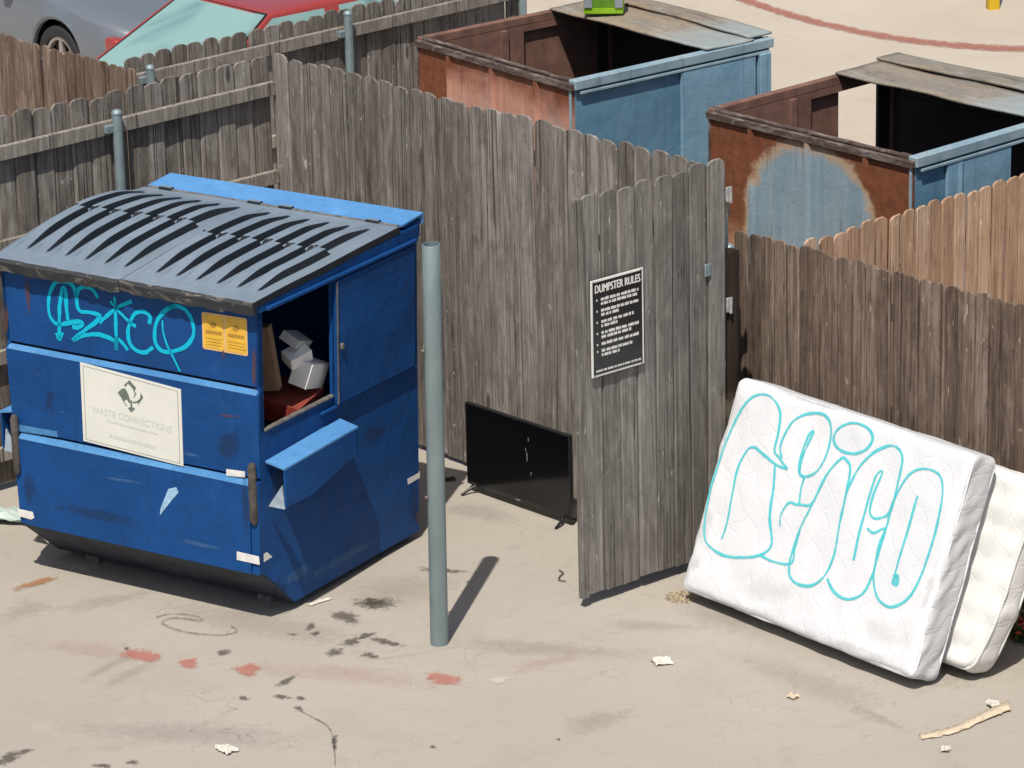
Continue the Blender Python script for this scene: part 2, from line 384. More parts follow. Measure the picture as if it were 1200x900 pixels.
def make_fence(name, label, org, ang, L, H, pitch, mat, gap=.05, rails=(), rail_side=1, posts=(), seed=1, group=None, start=0., rail_mat=None, post_top=None, skip=()):
    root = thing(name, label, 'fence', org, ang, group); r = random.Random(seed)
    ms = [board_mesh(pitch-.0015, H-gap, mat, seed*31+k) for k in range(9)]
    n = int(round(L/pitch)); last = -1
    for i in range(n):
        if i in skip: continue
        k = r.randrange(9)
        if k == last: k = (k+1) % 9
        last = k
        o = link('board', ms[k], root)
        o.location = (start+(i+.5)*pitch, r.uniform(-.009, .006), gap*.8+r.gauss(0, .0075))
        o.rotation_euler = (r.gauss(0, .002), r.gauss(0, .0016), r.gauss(0, .022))
    y0, y1 = (-.056, -.016) if rail_side < 0 else (.034, .074)
    for z in rails:
        mb = MB(); mb.rbox((start+.004, y0, z-.048), (start+L-.004, y1, z+.048), .004); mb.build('rail', rail_mat or WOOD_RAIL, root)
    for x, top in posts:
        yc = (y0-.036) if rail_side < 0 else (y1+.036)
        p = thing_part = None
        mb = MB(); mb.tube([(x, yc, 0), (x, yc, top)], .034, 14)
        p = mb.build('post', GALV, root, 40)
        mb = MB(); mb.tube([(x, yc, top), (x, yc, top+.012), (x, yc, top+.026), (x, yc, top+.033)], [.037, .037, .026, .008], 14); mb.build('post_cap', GALV, p, 50)
        for z in rails:
            mb = MB(); mb.rbox((x-.09, min(yc, y0)-.002 if rail_side < 0 else y1, z-.026), (x+.038, min(yc, y0)+.034 if rail_side < 0 else y1+.004, z+.026), .003); mb.build('bracket', GALV, p)
    return root
make_fence('board_fence', 'tall grey-brown board fence behind the blue dumpster and television', W(0, 0), FA, 4.255, 2.535, .152, WOOD_GREY, .055,
           (.35, 1.25, 2.25), 1, ((.1, 2.3), (2.1, 2.3), (4.15, 2.3)), 3)
make_fence('board_fence', 'tall grey board fence with rails and a pipe post, left of the blue dumpster', W(-.022, -4.75), FA+math.pi/2, 4.735, 2.53, .1527, WOOD_GREY, .07,
           (.27, .93, 1.665, 2.29), -1, ((3.36, 2.385), (.7, 2.385)), 5)
make_fence('board_fence', 'lower dark brown board fence behind the leaning mattresses', W(3.62, .55), FA, 4.6, 1.945, .108, WOOD_BROWN, .045,
           (.4, 1.0, 1.65), 1, ((.05, 1.75), (2.4, 1.75), (4.5, 1.75)), 8, skip=(1,))
make_fence('board_fence', 'orange-tan sunlit board fence beside the blue-patched rusty dumpster', W(4.40, .585), FA+math.pi/2, 4.2, 1.97, .126, WOOD_ORANGE, .045,
           (.4, 1.0, 1.65), 1, ((2.2, 1.75),), 11)
make_fence('board_fence', 'reddish brown board fence in front of the silver car', W(-6.0, .55), FA, 3.72, 1.92, .108, WOOD_RUSSET, .045,
           (.4, 1.0, 1.65), 1, ((2.4, 1.75),), 14)
make_fence('board_fence', 'grey board fence with pale top rail in front of the red car', W(-2.53, .62), FA+math.pi/2, 3.98, 1.96, .148, WOOD_GREY, .05,
           (.45, 1.05, 1.78), -1, ((.16, 1.86), (2.10, 1.93), (3.95, 1.93)), 17)

# ------------------------------------------------------------------ gate
GA = .6871; hinge = FC+4.28*FU
GDIR = np.array([math.cos(GA), math.sin(GA)])
gorg = hinge-GDIR*1.178
gate = thing('fence_gate', 'open weathered grey board gate carrying the black rules sign', 'gate', (gorg[0], gorg[1], 0), GA)
gm = [board_mesh(.140, 2.50, WOOD_GATE, 400+k, .021) for k in range(6)]
rg = random.Random(5)
for i in range(8):
    o = link('board', gm[(i*5) % 6], gate); o.location = (.045+.072+i*.1405, rg.uniform(-.004, .004), .075+rg.gauss(0, .008)+(.02 if i > 5 else 0)); o.rotation_euler = (0, rg.gauss(0, .003), rg.gauss(0, .012))
o = link('board', board_mesh(.05, 2.50, WOOD_GATE, 431, .045), gate); o.location = (.018, -.008, .065)
for z in (.35, 1.3, 2.25): MB().rbox((.02, .030, z-.045), (1.165, .068, z+.045), .004).build('rail', WOOD_RAIL, gate)
mb = MB(); mb.add([(.05, .072, .42), (.14, .072, .42), (1.13, .072, 2.18), (1.04, .072, 2.18), (.05, .105, .42), (.14, .105, .42), (1.13, .105, 2.18), (1.04, .105, 2.18)],
       [(0, 1, 2, 3), (7, 6, 5, 4), (0, 4, 5, 1), (1, 5, 6, 2), (2, 6, 7, 3), (3, 7, 4, 0)]); mb.build('brace', WOOD_RAIL, gate)
WHITE_METAL = plain('pale_hinge_steel', (.36, .36, .35), .6, .3, .3, 30)
for z in (2.36, 1.66, .5):
    mb = MB(); mb.rbox((1.182, -.012, z-.045), (1.226, .006, z+.045), .004); mb.tube([(1.205, -.018, z-.05), (1.205, -.018, z+.05)], .011, 10); mb.build('hinge', WHITE_METAL, gate)
MB().rbox((1.0, -.013, 1.88), (1.05, -.002, 1.96), .004).build('latch_plate', GALV, gate)
mb = MB(); mb.rbox((1.213, .0, 0), (1.30, .085, 1.99), .012, 2); mb.build('gap_post', WOOD_DARK, gate, 30)  # near-black post put in to stand for the dark gap beside the hinge

# rules sign, hung on the gate: chart from the photo corners
sc_c = [gp(*q, hinge, GA) for q in ((689, 328), (750, 313), (752, 425), (690, 442))]
def g2l(p): d = np.array(p[:2])-gorg; return float(d @ GDIR), float(p[2])
x0 = (g2l(sc_c[0])[0]+g2l(sc_c[3])[0])/2; x1 = (g2l(sc_c[1])[0]+g2l(sc_c[2])[0])/2
z1 = (sc_c[0][2]+sc_c[1][2])/2; z0 = (sc_c[2][2]+sc_c[3][2])/2
cx, cz = (x0+x1)/2, (z0+z1)/2; sw, sh = x1-x0, z1-z0
SIGN_BLK = plain('sign_black', (.014, .014, .015), .32, 0, .2, 8, .5); SIGN_WHT = plain('sign_white', (.74, .72, .68), .5, 0, .1, 8)
sroot = thing('rules_sign', 'black rules sign with white border and lettering on the open gate', 'sign',
              (gorg[0]+GDIR[0]*cx+.022*math.sin(GA), gorg[1]+GDIR[1]*cx-.022*math.cos(GA), cz), GA)
mb = MB(); mb.rbox((-sw/2, -.004, -sh/2), (sw/2, .002, sh/2), .0018); mb.build('panel', SIGN_WHT, sroot)
mb = MB(); mb.rbox((-sw/2+.014, -.0065, -sh/2+.014), (sw/2-.014, -.003, sh/2-.014), .0008); mb.build('face', SIGN_BLK, sroot)
mb = MB(); vs, fs = text_mesh('DUMPSTER RULES', .060)
wx = max(v.x for v in vs)-min(v.x for v in vs); k = (sw-.06)/wx
for ox, oy in ((0, 0), (.0022, 0), (0, .0022), (-.0022, 0)): mb.add([(v.x*k+ox, -.0085-abs(ox)*.05-oy*.1, v.y*1.15+oy+sh/2-.060) for v in vs], fs)
mb.build('heading', SIGN_WHT, sroot)
mb = MB(); rs = random.Random(3); zz = sh/2-.125
for ln in ((1., .96), (.98, .5), (.85, .42), (.98, .78), (1.,), (.82, .46)):
    mb.add([(-sw/2+.038, -.0085, zz-.006), (-sw/2+.048, -.0085, zz-.006), (-sw/2+.048, -.0085, zz+.006), (-sw/2+.038, -.0085, zz+.006)], [(0, 1, 2, 3)])
    for fr in ln:
        x = -sw/2+.075; xe = x+(sw-.115)*fr
        while x < xe-.008:
            ww = min(rs.uniform(.012, .05), xe-x)
            q = x
            while q < x+ww-.003:
                lw = rs.uniform(.004, .0075); hh = rs.choice((.0085, .0085, .011))
                mb.add([(q, -.0085, zz-.0085), (q+lw, -.0085, zz-.0085), (q+lw, -.0085, zz+hh), (q, -.0085, zz+hh)], [(0, 1, 2, 3)]); q += lw+.0010
            x += ww+.007
        zz -= .0265
    zz -= .016
x = -sw/2+.03
while x < sw/2-.03:
    lw = rs.uniform(.004, .009); mb.add([(x, -.0085, -sh/2+.030), (x+lw, -.0085, -sh/2+.030), (x+lw, -.0085, -sh/2+.043), (x, -.0085, -sh/2+.043)], [(0, 1, 2, 3)]); x += lw+rs.choice((.0018, .0018, .007))
tag(mb.build('small_print', SIGN_WHT, sroot), kind='stuff')
for sx in (-1, 1):
    for sz in (-1, 1):
        mb = MB(); mb.tube([(sx*(sw/2-.02), -.004, sz*(sh/2-.009)), (sx*(sw/2-.02), -.0095, sz*(sh/2-.009))], .005, 8); mb.build('screw', GALV, sroot)

# ------------------------------------------------------------------ blue dumpster
def blue_mat(name, base, fade, dirt=.5, rough=.50, rust=.5):
    n = NT(name); c = n.coord()
    a = n.noise(c, 1.6, 5, .6, .5); b = n.noise(n.mapping(c, (9, 9, 1.4)), 1.0, 5, .62, .4); d = n.noise(c, 26, 5, .7); e = n.noise(c, 3.1, 6, .68, 1.2)
    col = n.mix(n.ramp(a, [(.34, 0.), (.7, 1.)]), base, fade)
    col = n.mix(n.math('MULTIPLY', n.smooth(b, .50, .78), .35*dirt*2), col, tuple(x*.55+.012 for x in base))
    col = n.mix(n.math('MULTIPLY', n.smooth(e, .60, .78), .4), col, tuple(min(1, x*1.35+.03) for x in fade))
    rs_ = n.math('MULTIPLY', n.smooth(d, .66, .74), n.smooth(e, .50, .66))
    col = n.mix(n.math('MULTIPLY', rs_, rust), col, (.13, .055, .028))
    sc2 = n.noise(n.mapping(c, (4, 4, 70)), 1.0, 3, .6, .3); sc3 = n.noise(c, 2.3, 3, .5)
    col = n.mix(n.math('MULTIPLY', n.math('MULTIPLY', n.smooth(sc2, .68, .73), n.smooth(sc3, .52, .62)), .5), col, tuple(min(1, x*1.4+.09) for x in fade))
    ch_ = n.noise(c, 55, 4, .72); col = n.mix(n.math('MULTIPLY', n.math('MULTIPLY', n.smooth(ch_, .62, .66), n.smooth(a, .40, .60)), .75), col, tuple(x*.35+.01 for x in base))
    dr = n.noise(n.mapping(c, (24, 24, .9)), 1.0, 4, .66, .3); col = n.mix(n.math('MULTIPLY', n.smooth(dr, .56, .72), .45), col, tuple(x*.5+.008 for x in base))
    dn = n.noise(c, 3.4, 2, .5)
    n.bump(n.math('ADD', n.math('ADD', n.math('MULTIPLY', a, 4.), n.math('MULTIPLY', dn, 3.)), n.math('MULTIPLY', d, .25)), .4, .014)
    return n.done(col, n.math('ADD', rough, n.math('MULTIPLY', d, .2)), 0, .22)
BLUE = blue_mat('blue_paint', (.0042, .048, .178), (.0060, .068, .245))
BLUE_LIGHT = blue_mat('blue_paint_sunlit', (.075, .225, .48), (.105, .285, .55), .4, .45, .6)  # lit copy of the blue: sun on up-facing plates put into the colour
LEDGE = blue_mat('blue_sunlit_and_scuff', (.045, .165, .37), (.09, .255, .48), .4, .5, .8)  # lighter blue for painted-in sun on the ledges, and for one real scuff
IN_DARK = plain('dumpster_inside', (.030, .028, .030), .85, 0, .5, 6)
WORN = plain('worn_steel', (.16, .15, .14), .65, .25, .5, 22, bump=.4)
def lid_mat():
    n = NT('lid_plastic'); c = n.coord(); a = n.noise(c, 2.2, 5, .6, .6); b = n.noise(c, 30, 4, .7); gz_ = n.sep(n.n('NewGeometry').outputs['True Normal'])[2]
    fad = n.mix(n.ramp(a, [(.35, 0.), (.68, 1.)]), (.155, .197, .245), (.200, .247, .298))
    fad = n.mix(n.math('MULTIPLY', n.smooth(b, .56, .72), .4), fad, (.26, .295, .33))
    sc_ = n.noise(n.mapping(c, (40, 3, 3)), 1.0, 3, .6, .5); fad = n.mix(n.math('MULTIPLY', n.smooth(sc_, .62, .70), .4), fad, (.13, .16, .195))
    col = n.mix(n.smooth(gz_, .80, .93), (.012, .015, .020), fad)  # sky sheen and shade painted by facing: pale tops, near-black rib walls
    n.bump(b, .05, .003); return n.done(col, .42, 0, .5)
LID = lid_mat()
def lip_mat():
    n = NT('lid_lip_worn'); c = n.coord(); a = n.noise(n.mapping(c, (5, 5, 14)), 1.0, 5, .7, 1.)
    col = n.mix(n.smooth(a, .52, .64), (.026, .028, .032), (.155, .14, .122)); n.bump(a, .4, .01); return n.done(col, .7)
LIP = lip_mat()
DW, DD, TP = 1.83, 1.668, .050
DYAW = -.569; D0 = np.array([-1.5077, 20.8405])
du = np.array([math.cos(DYAW), math.sin(DYAW)]); dv = np.array([-du[1], du[0]])
dorg = D0-du*DW/2+dv*DD/2
dump = thing('dumpster', 'blue dumpster with cyan graffiti and ribbed lids under the tall fence', 'dumpster', (dorg[0], dorg[1], 0), DYAW)
DOFF = (DW/2, -DD/2, 0)
def DT(v):                                   # sides flare out a little towards the top
    k = TP*max(0, (v.z-.34)/1.65)*min(1., max(-1., (v.x+DW/2)/(DW/2))); return Vector((v.x+k, v.y, v.z))
def DMB(taper=True):
    m = MB(DOFF); m.T = DT if taper else None; return m
XF = lambda p, q, h: (h, p, q)              # profile in (b, z) drawn out along a
YF = lambda p, q, h: (h, p, q)
# front panels: three pressed sheets, each lower one standing proud of the one above
for nm, pr in (('upper_panel', [(0, 1.522), (0, 1.985), (.03, 1.985), (.03, 1.522)]),
               ('middle_panel', [(-.022, .958), (-.022, 1.474), (.004, 1.500), (.03, 1.500), (.03, .958)]),):
    mb = DMB(); mb.prism(pr, XF, -DW, 0); mb.build(nm, BLUE, dump)
mb = DMB(); mb.prism([(-.045, .345), (-.045, .905), (-.014, .938), (.03, .938), (.03, .345)], XF, -DW+.05, -.06); mb.build('lower_panel', BLUE, dump)
for x0_, x1_ in ((-DW, -DW+.046), (-.056, 0)):
    mb = DMB(); mb.prism([(-.036, .345), (-.036, .935), (.03, .935), (.03, .345)], XF, x0_, x1_); mb.build('corner_post', BLUE, dump)
# ledge strips: sun caught on their tops, painted in as lighter blue
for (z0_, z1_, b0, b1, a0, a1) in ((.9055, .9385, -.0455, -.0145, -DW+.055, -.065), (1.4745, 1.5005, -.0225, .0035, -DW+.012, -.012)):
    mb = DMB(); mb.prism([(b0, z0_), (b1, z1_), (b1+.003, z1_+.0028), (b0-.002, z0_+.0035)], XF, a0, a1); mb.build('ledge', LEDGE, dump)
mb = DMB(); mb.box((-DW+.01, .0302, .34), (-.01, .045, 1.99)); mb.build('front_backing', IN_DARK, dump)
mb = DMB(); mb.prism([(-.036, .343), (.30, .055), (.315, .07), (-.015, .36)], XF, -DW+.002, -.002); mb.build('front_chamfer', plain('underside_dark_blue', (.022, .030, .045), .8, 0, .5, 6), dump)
# side walls with a hatch opening in the front half
def side(mb, a0, a1, hatch):
    P2 = lambda poly: mb.prism(poly, lambda p, q, h: (h, p, q), a0, a1)
    P2([(.0, .345), (.30, .055), (DD, .055), (DD, 1.235), (.0, 1.235)])
    if hatch:
        P2([(0., 1.2352), (.034, 1.2352), (.034, 1.985), (0., 1.985)])
        P2([(.745, 1.2352), (DD, 1.2352), (DD, 1.985), (.745, 1.985)])
    else: P2([(0., 1.2352), (DD, 1.2352), (DD, 1.985), (0., 1.985)])
mb = DMB(); side(mb, -.022, 0, True); mb.build('side_wall', BLUE, dump)
mb = DMB(); side(mb, -DW, -DW+.022, True); mb.build('side_wall', BLUE, dump)
mb = DMB(); mb.box((-DW+.022, DD-.03, .055), (-.022, DD, 2.07)); mb.build('back_wall', BLUE, dump)
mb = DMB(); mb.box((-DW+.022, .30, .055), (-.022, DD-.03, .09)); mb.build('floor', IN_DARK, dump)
for x in (-.25, -DW+.25):
    mb = DMB(False); mb.box((x-.05, .33, 0), (x+.05, DD-.02, .055)); mb.build('skid', WORN, dump)
# top rails
for a0, a1 in ((-.035, .012), (-DW-.012, -DW+.035)):
    mb = DMB(); mb.prism([(.0, 1.986), (DD, 1.986), (DD, 2.085), (.0, 2.045)], lambda p, q, h: (h, p, q), a0, a1); mb.build('top_rail', BLUE, dump)
mb = DMB(); mb.box((-DW+.035, .004, 1.986), (-.035, .035, 2.035)); mb.build('front_rail', WORN, dump)
GUSS = plain('bare_gusset', (.36, .44, .52), .5, .2, .25, 20)
# sliding hatch doors, rail and sill
for sx in (1, -1):
    a = (lambda x: x) if sx > 0 else (lambda x: -DW-x)
    mb = DMB(); mb.rbox((min(a(.004), a(.030)), .752, 1.185), (max(a(.004), a(.030)), 1.60, 1.975), .004)
    dr_ = mb.build('hatch_door', BLUE, dump)
    mb = DMB(); mb.box((min(a(.031), a(.036)), .752, 1.19), (max(a(.031), a(.036)), .764, 1.97)); mb.build('door_edge', WORN, dr_)
    mb = DMB(); mb.rbox((min(a(.031), a(.05)), .775, 1.535), (max(a(.031), a(.05)), .805, 1.575), .006); mb.build('door_handle', WORN, dr_)
    mb = DMB(); mb.rbox((min(a(.013), a(.040)), .05, 1.988), (max(a(.013), a(.040)), 1.62, 2.010), .004); mb.build('hatch_rail', BLUE, dump)
    mb = DMB(); mb.rbox((min(a(-.024), a(.010)), .034, 1.2375), (max(a(-.024), a(.010)), .745, 1.252), .003); mb.build('hatch_sill', WORN, dump)
    mb = DMB(); mb.rbox((min(a(.003), a(.026)), .60, 1.165), (max(a(.003), a(.026)), 1.63, 1.182), .003); mb.build('lower_rail', BLUE, dump)
    # fork pocket: angled sleeve with a top painted as if sunlit
    pk = DMB(False)
    zt = 1.085
    tr = [(a(.028), .03, zt-.03), (a(.165), .03, zt-.055), (a(.165), .80, zt-.03), (a(.028), .80, zt)]
    pk.add([*tr, *[(p[0], p[1], p[2]-.012) for p in tr]], [(0, 1, 2, 3), (7, 6, 5, 4), (0, 4, 5, 1), (1, 5, 6, 2), (2, 6, 7, 3), (3, 7, 4, 0)])
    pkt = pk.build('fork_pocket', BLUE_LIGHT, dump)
    pk = DMB(False); q = [(a(.165), .034, zt-.068), (a(.165), .034, zt-.30), (a(.165), .30, zt-.305), (a(.165), .79, zt-.20), (a(.165), .79, zt-.044)]
    pk.add(q+[(p[0]-sx*.012, p[1], p[2]) for p in q], [(0, 1, 2, 3, 4), (9, 8, 7, 6, 5)]+[(i, (i+1) % 5, 5+(i+1) % 5, 5+i) for i in range(5)]); pk.build('pocket_side', BLUE, pkt)
    pk = DMB(False); q = [(a(.028), .79, zt-.02), (a(.165), .79, zt-.05), (a(.165), .79, zt-.20), (a(.028), .79, zt-.20)]
    pk.add(q+[(p[0], p[1]-.012, p[2]) for p in q], [(0, 1, 2, 3), (7, 6, 5, 4)]+[(i, (i+1) % 4, 4+(i+1) % 4, 4+i) for i in range(4)]); pk.build('pocket_end', BLUE, pkt)
    pk = DMB(False); q = [(a(.135), .040, zt-.17), (a(.150), .034, zt-.315), (a(.035), .030, zt-.315)]
    pk.add(q+[(p[0], p[1]+.010, p[2]) for p in q], [(0, 1, 2), (5, 4, 3), (0, 1, 4, 3), (1, 2, 5, 4), (2, 0, 3, 5)]); pk.build('gusset', GUSS, pkt)
# bumper bars worn by the forks
for x in (-.018, -DW+.012):
    mb = DMB(False); mb.tube([(x, -.040, .675), (x, -.046, .70), (x, -.046, 1.03), (x, -.040, 1.055)], [.018, .026, .026, .018], 12); mb.build('bumper_bar', plain('rub_bar_rust', (.085, .072, .064), .75, .2, .5, 24), dump, 50)
# back shelf, sun on its top put into the lighter blue
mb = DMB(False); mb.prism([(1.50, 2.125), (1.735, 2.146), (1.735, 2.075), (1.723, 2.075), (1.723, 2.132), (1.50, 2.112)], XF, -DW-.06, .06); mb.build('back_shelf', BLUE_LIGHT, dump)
for x in (-DW-.045, .045-.02): 
    mb = DMB(False); mb.box((x, 1.56, 2.0), (x+.018, 1.715, 2.105)); mb.build('shelf_bracket', BLUE, dump)
mb = DMB(False); mb.tube([(-DW-.04, 1.478, 2.118), (.04, 1.478, 2.118)], .013, 8); mb.build('hinge_rod', WORN, dump)
for x in (-DW+.1, -DW/2-.12, -DW/2+.12, -.14):
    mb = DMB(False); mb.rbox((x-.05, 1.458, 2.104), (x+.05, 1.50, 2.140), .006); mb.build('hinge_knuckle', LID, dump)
# two ribbed lids, slumped between back hinge and front
def lid(a0, a1, seed):
    mb = MB(DOFF); NR = 6.55; wd = a1-a0; b0, b1 = -.062, 1.466
    def sm(x, e0, e1):
        t = min(1, max(0, (x-e0)/(e1-e0))); return t*t*(3-2*t)
    def fn(u, v):
        a = a0+u*wd; b = b0+(b1-b0)*v
        A = (a+DW+.062)/(DW+.124)                      # 0 at the left edge of the pair, 1 at the right
        z = 2.066+.058*v+(.072*(1-A)**.8)*math.sin(math.pi*min(1, v*1.02))**1.1+.008*noise.noise(Vector((a*2.1, b*1.7, 3.3)))
        # ribs: a front row and a back row meeting in offset steps
        ph = (u-.045)*NR; h = 0.
        def saw(f): return min(1., max(0., f/.16))*(1-min(1., max(0., (f-.64)/.09)))
        if 0 <= ph <= 5.95:
            k = math.floor(ph); split = .55+.016*(k-3)
            row1 = sm(v, .045, .30)*(1-sm(v, split-.008, split+.010))
            row2 = sm(v, split-.008, split+.010)*(1-sm(v, .72, .985))
            h = .042*(saw(ph-k)*row1+(saw((ph-k+.34) % 1.) if ph < 5.6 else 0)*row2)
        z += h
        return (a, b, z)
    US = sorted(set([0., .012, .03, 1., .985, .965]+[round(.045+(k+f)/NR, 5) for k in range(6) for f in (0, .16, .40, .64, .73, .86, .66, .82, .06, .30, .39, .52) if .045+(k+f)/NR < .96]))
    mb.add([fn(u, j/96) for j in range(97) for u in US], [(j*len(US)+i, j*len(US)+i+1, (j+1)*len(US)+i+1, (j+1)*len(US)+i) for j in range(96) for i in range(len(US)-1)])
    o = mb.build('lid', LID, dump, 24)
    so = o.modifiers.new('thick', 'SOLIDIFY'); so.thickness = .006; so.offset = -1
    # rolled lip in front, bent by use
    lp = MB(DOFF); n = 44
    def wob(u): return .009*noise.noise(Vector((u*5.+seed*3, 2.2, 0)))+.006*noise.noise(Vector((u*15.+seed, 7, 0)))
    vs = []
    for i in range(n+1):
        u = i/n; x = a0+u*wd; zt = fn(u, 0)[2]+.004+wob(u)*.5; zb = 1.985+wob(u)+.010*noise.noise(Vector((u*9, 3, seed)))
        vs += [(x, b0-.002, zt), (x, b0-.016, (zt+zb)/2+.02), (x, b0-.004+wob(u), zb), (x, b0+.014, zb+.005), (x, b0+.020, zt-.010)]
    fs = []
    for i in range(n):
        for k in range(5): fs.append((5*i+k, 5*i+(k+1) % 5, 5*(i+1)+(k+1) % 5, 5*(i+1)+k))
    fs += [(0, 1, 2, 3, 4), tuple(5*n+k for k in (4, 3, 2, 1, 0))]
    lp.add(vs, fs); lp.build('lid_lip', LIP, o, 35)
    # side skirts
    for u in (0., 1.):
        sk = MB(DOFF); vs = []
        for i in range(25):
            v = i/24; p = fn(u, v); xo = .004*(1 if u else -1)
            vs += [(p[0]+xo, p[1], p[2]+.0005), (p[0]+xo, p[1], p[2]-.040), (p[0]+xo-(.006 if u else -.006), p[1], p[2]-.040), (p[0]+xo-(.006 if u else -.006), p[1], p[2]-.002)]
        fs = [(4*i+k, 4*i+(k+1) % 4, 4*i+4+(k+1) % 4, 4*i+4+k) for i in range(24) for k in range(4)]+[(0, 1, 2, 3), (99, 98, 97, 96)]
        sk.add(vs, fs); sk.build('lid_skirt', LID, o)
lid(-DW-.062, -DW/2-.003, 1.3); lid(-DW/2+.003, .062, 4.1)

# charts on the dumpster's front and side for paint and stickers
def fr(x, y):
    X = gp(x, y, D0, DYAW); d = X[:2]-D0; return float(d @ du), float(X[2])
def sdp(x, y, off=.03):
    X = gp(x, y, D0+off*du, DYAW+math.pi/2); d = X[:2]-D0; return float(d @ dv), float(X[2])
CYAN = plain('cyan_paint', (.005, .46, .66), .55, 0, .18, 30)
CYAN2 = plain('cyan_marker', (.13, .54, .575), .8, 0, .25, 18)
gr = MB(DOFF)
def tagline(pts, wd=.021, n=6):
    P = catmull([(40+x/4.444, 310+y/4.444, 0) for x, y in pts], n)
    spray(gr, [fr(p.x, p.y) for p in P], wd*.86, lambda a, z: (a, -.0035, z))
for pts, wd in (([(225, 185), (215, 130), (190, 97), (150, 86), (112, 95), (85, 145), (76, 215), (88, 275), (125, 310), (190, 302), (238, 297), (252, 310), (232, 326), (200, 324)], .026),
                ([(134, 388), (133, 300), (136, 200), (152, 122), (166, 145), (170, 220), (178, 290)], .024), ([(118, 355), (134, 390), (150, 352)], .02),
                ([(334, 172), (308, 132), (270, 115), (232, 130), (224, 190), (240, 240), (290, 248), (345, 266), (320, 300), (260, 345), (204, 392), (250, 372), (320, 362), (380, 376), (432, 402)], .024),
                ([(420, 168), (425, 250), (428, 340), (432, 445)], .022), ([(342, 303), (400, 250), (450, 215), (512, 190)], .022), ([(398, 190), (440, 240), (500, 300), (532, 322)], .022), ([(432, 445), (428, 385), (460, 405), (490, 445)], .022),
                ([(600, 308), (606, 275), (580, 246), (535, 250), (505, 290), (490, 350), (500, 410), (540, 450), (580, 456), (622, 430)], .023),
                ([(740, 214), (690, 235), (650, 280), (630, 340), (635, 410), (670, 450), (720, 452), (790, 426), (830, 370), (826, 300), (795, 240), (740, 214), (705, 226)], .024),
                ([(670, 290), (674, 350), (695, 420), (720, 470), (762, 556)], .013)):
    tagline(pts, wd)
set_edge(gr.build('graffiti', decal_mat('cyan_spray', (.005, .46, .66), .96, .74, 11, .22), dump), gr.e)
# white company board and its faded print
WB = plain('white_board', (.70, .70, .63), .55, 0, .05, 4); GREENP = plain('grey_green_print', (.13, .17, .145), .6, 0, .3, 30); FAINT = plain('faded_print', (.585, .59, .54), .6, 0, .08, 30)
cs = [fr(*q) for q in ((97, 423), (215, 455), (218, 545), (101, 515))]
sb = DMB(False)
yb = -.0225
def chart(u_, v_, y=yb):
    (ax, az), (bx, bz), (cx_, cz_), (dx_, dz_) = cs
    return ((1-u_)*(1-v_)*ax+u_*(1-v_)*bx+u_*v_*cx_+(1-u_)*v_*dx_, y, (1-u_)*(1-v_)*az+u_*(1-v_)*bz+u_*v_*cz_+(1-u_)*v_*dz_)
q = [chart(*p, yb-.005) for p in ((0, 0), (1, 0), (1, 1), (0, 1))]; q2 = [chart(*p, yb-.0005) for p in ((0, 0), (1, 0), (1, 1), (0, 1))]
sb.add(q+q2, [(0, 1, 2, 3), (7, 6, 5, 4)]+[(i, (i+1) % 4, 4+(i+1) % 4, 4+i) for i in range(4)])
board = sb.build('company_board', WB, dump)
def logo(polys, mat, nm):
    m = DMB(False)
    for pl in polys: m.add([chart(x, y, yb-.0065) for x, y in pl], [tuple(range(len(pl)))])
    return m.build(nm, mat, board)
def c2(x, y):                                # pixel of the close-up -> board chart (bilinear inverse, two Newton steps)
    px, py = 90+x/6., 410+y/6.; P = fr(px, py); u_, v_ = .5, .5
    for _ in range(6):
        f0 = chart(u_, v_); e = (f0[0]-P[0], f0[2]-P[1]); h = 1e-4
        fu = chart(u_+h, v_); fv = chart(u_, v_+h)
        a, b = (fu[0]-f0[0])/h, (fv[0]-f0[0])/h; c, d = (fu[2]-f0[2])/h, (fv[2]-f0[2])/h; det = a*d-b*c
        u_ -= (d*e[0]-b*e[1])/det; v_ -= (-c*e[0]+a*e[1])/det
    return u_, v_
lp = [[(352, 238), (390, 203), (438, 258), (425, 282), (404, 250), (378, 226), (366, 250)],
      [(308, 290), (338, 262), (362, 262), (348, 292), (372, 338), (350, 352), (330, 322)],
      [(362, 262), (382, 300), (398, 355), (392, 368), (372, 338), (348, 292)],
      [(470, 290), (488, 325), (450, 378), (452, 352), (466, 330)], [(412, 258), (440, 300), (420, 330), (428, 300)],
      [(380, 400), (398, 392), (398, 345), (408, 345), (410, 392), (432, 404), (404, 430)],
      [(334, 330), (352, 352), (376, 388), (366, 384)], [(408, 358), (440, 352), (470, 332), (450, 362), (420, 366)]]
logo([[c2(*p) for p in pl] for pl in lp], GREENP, 'emblem')
m = DMB(False)
for txt, cy, h, wd in (('Waste Connections', .555, .085, .80), ('ENVIRONMENTAL SERVICES', .66, .040, .5), ('000-000-0000', .845, .06, .46)):
    if txt[0] == '0' or txt[0] == 'E':          # too faded to read: soft bars of print
        rs = random.Random(int(cy*100)); x = .5-wd/2
        while x < .5+wd/2:
            l_ = rs.uniform(.012, .03); m.add([chart(*p, yb-.0065) for p in ((x, cy-h/3), (x+l_, cy-h/3), (x+l_, cy+h/3), (x, cy+h/3))], [(0, 1, 2, 3)]); x += l_+.01
        continue
    vs, fs = text_mesh(txt.upper(), 1.0); xs = [v.x for v in vs]; ys = [v.y for v in vs]
    k = wd/(max(xs)-min(xs)); kh = h/(max(ys)-min(ys))
    m.add([chart(.5+(v.x-(max(xs)+min(xs))/2)*k, cy-(v.y-(max(ys)+min(ys))/2)*kh, yb-.0065) for v in vs], fs)
tag(m.build('faded_lettering', FAINT, board), kind='stuff')
m = DMB(False); e1, e2 = .028, .034
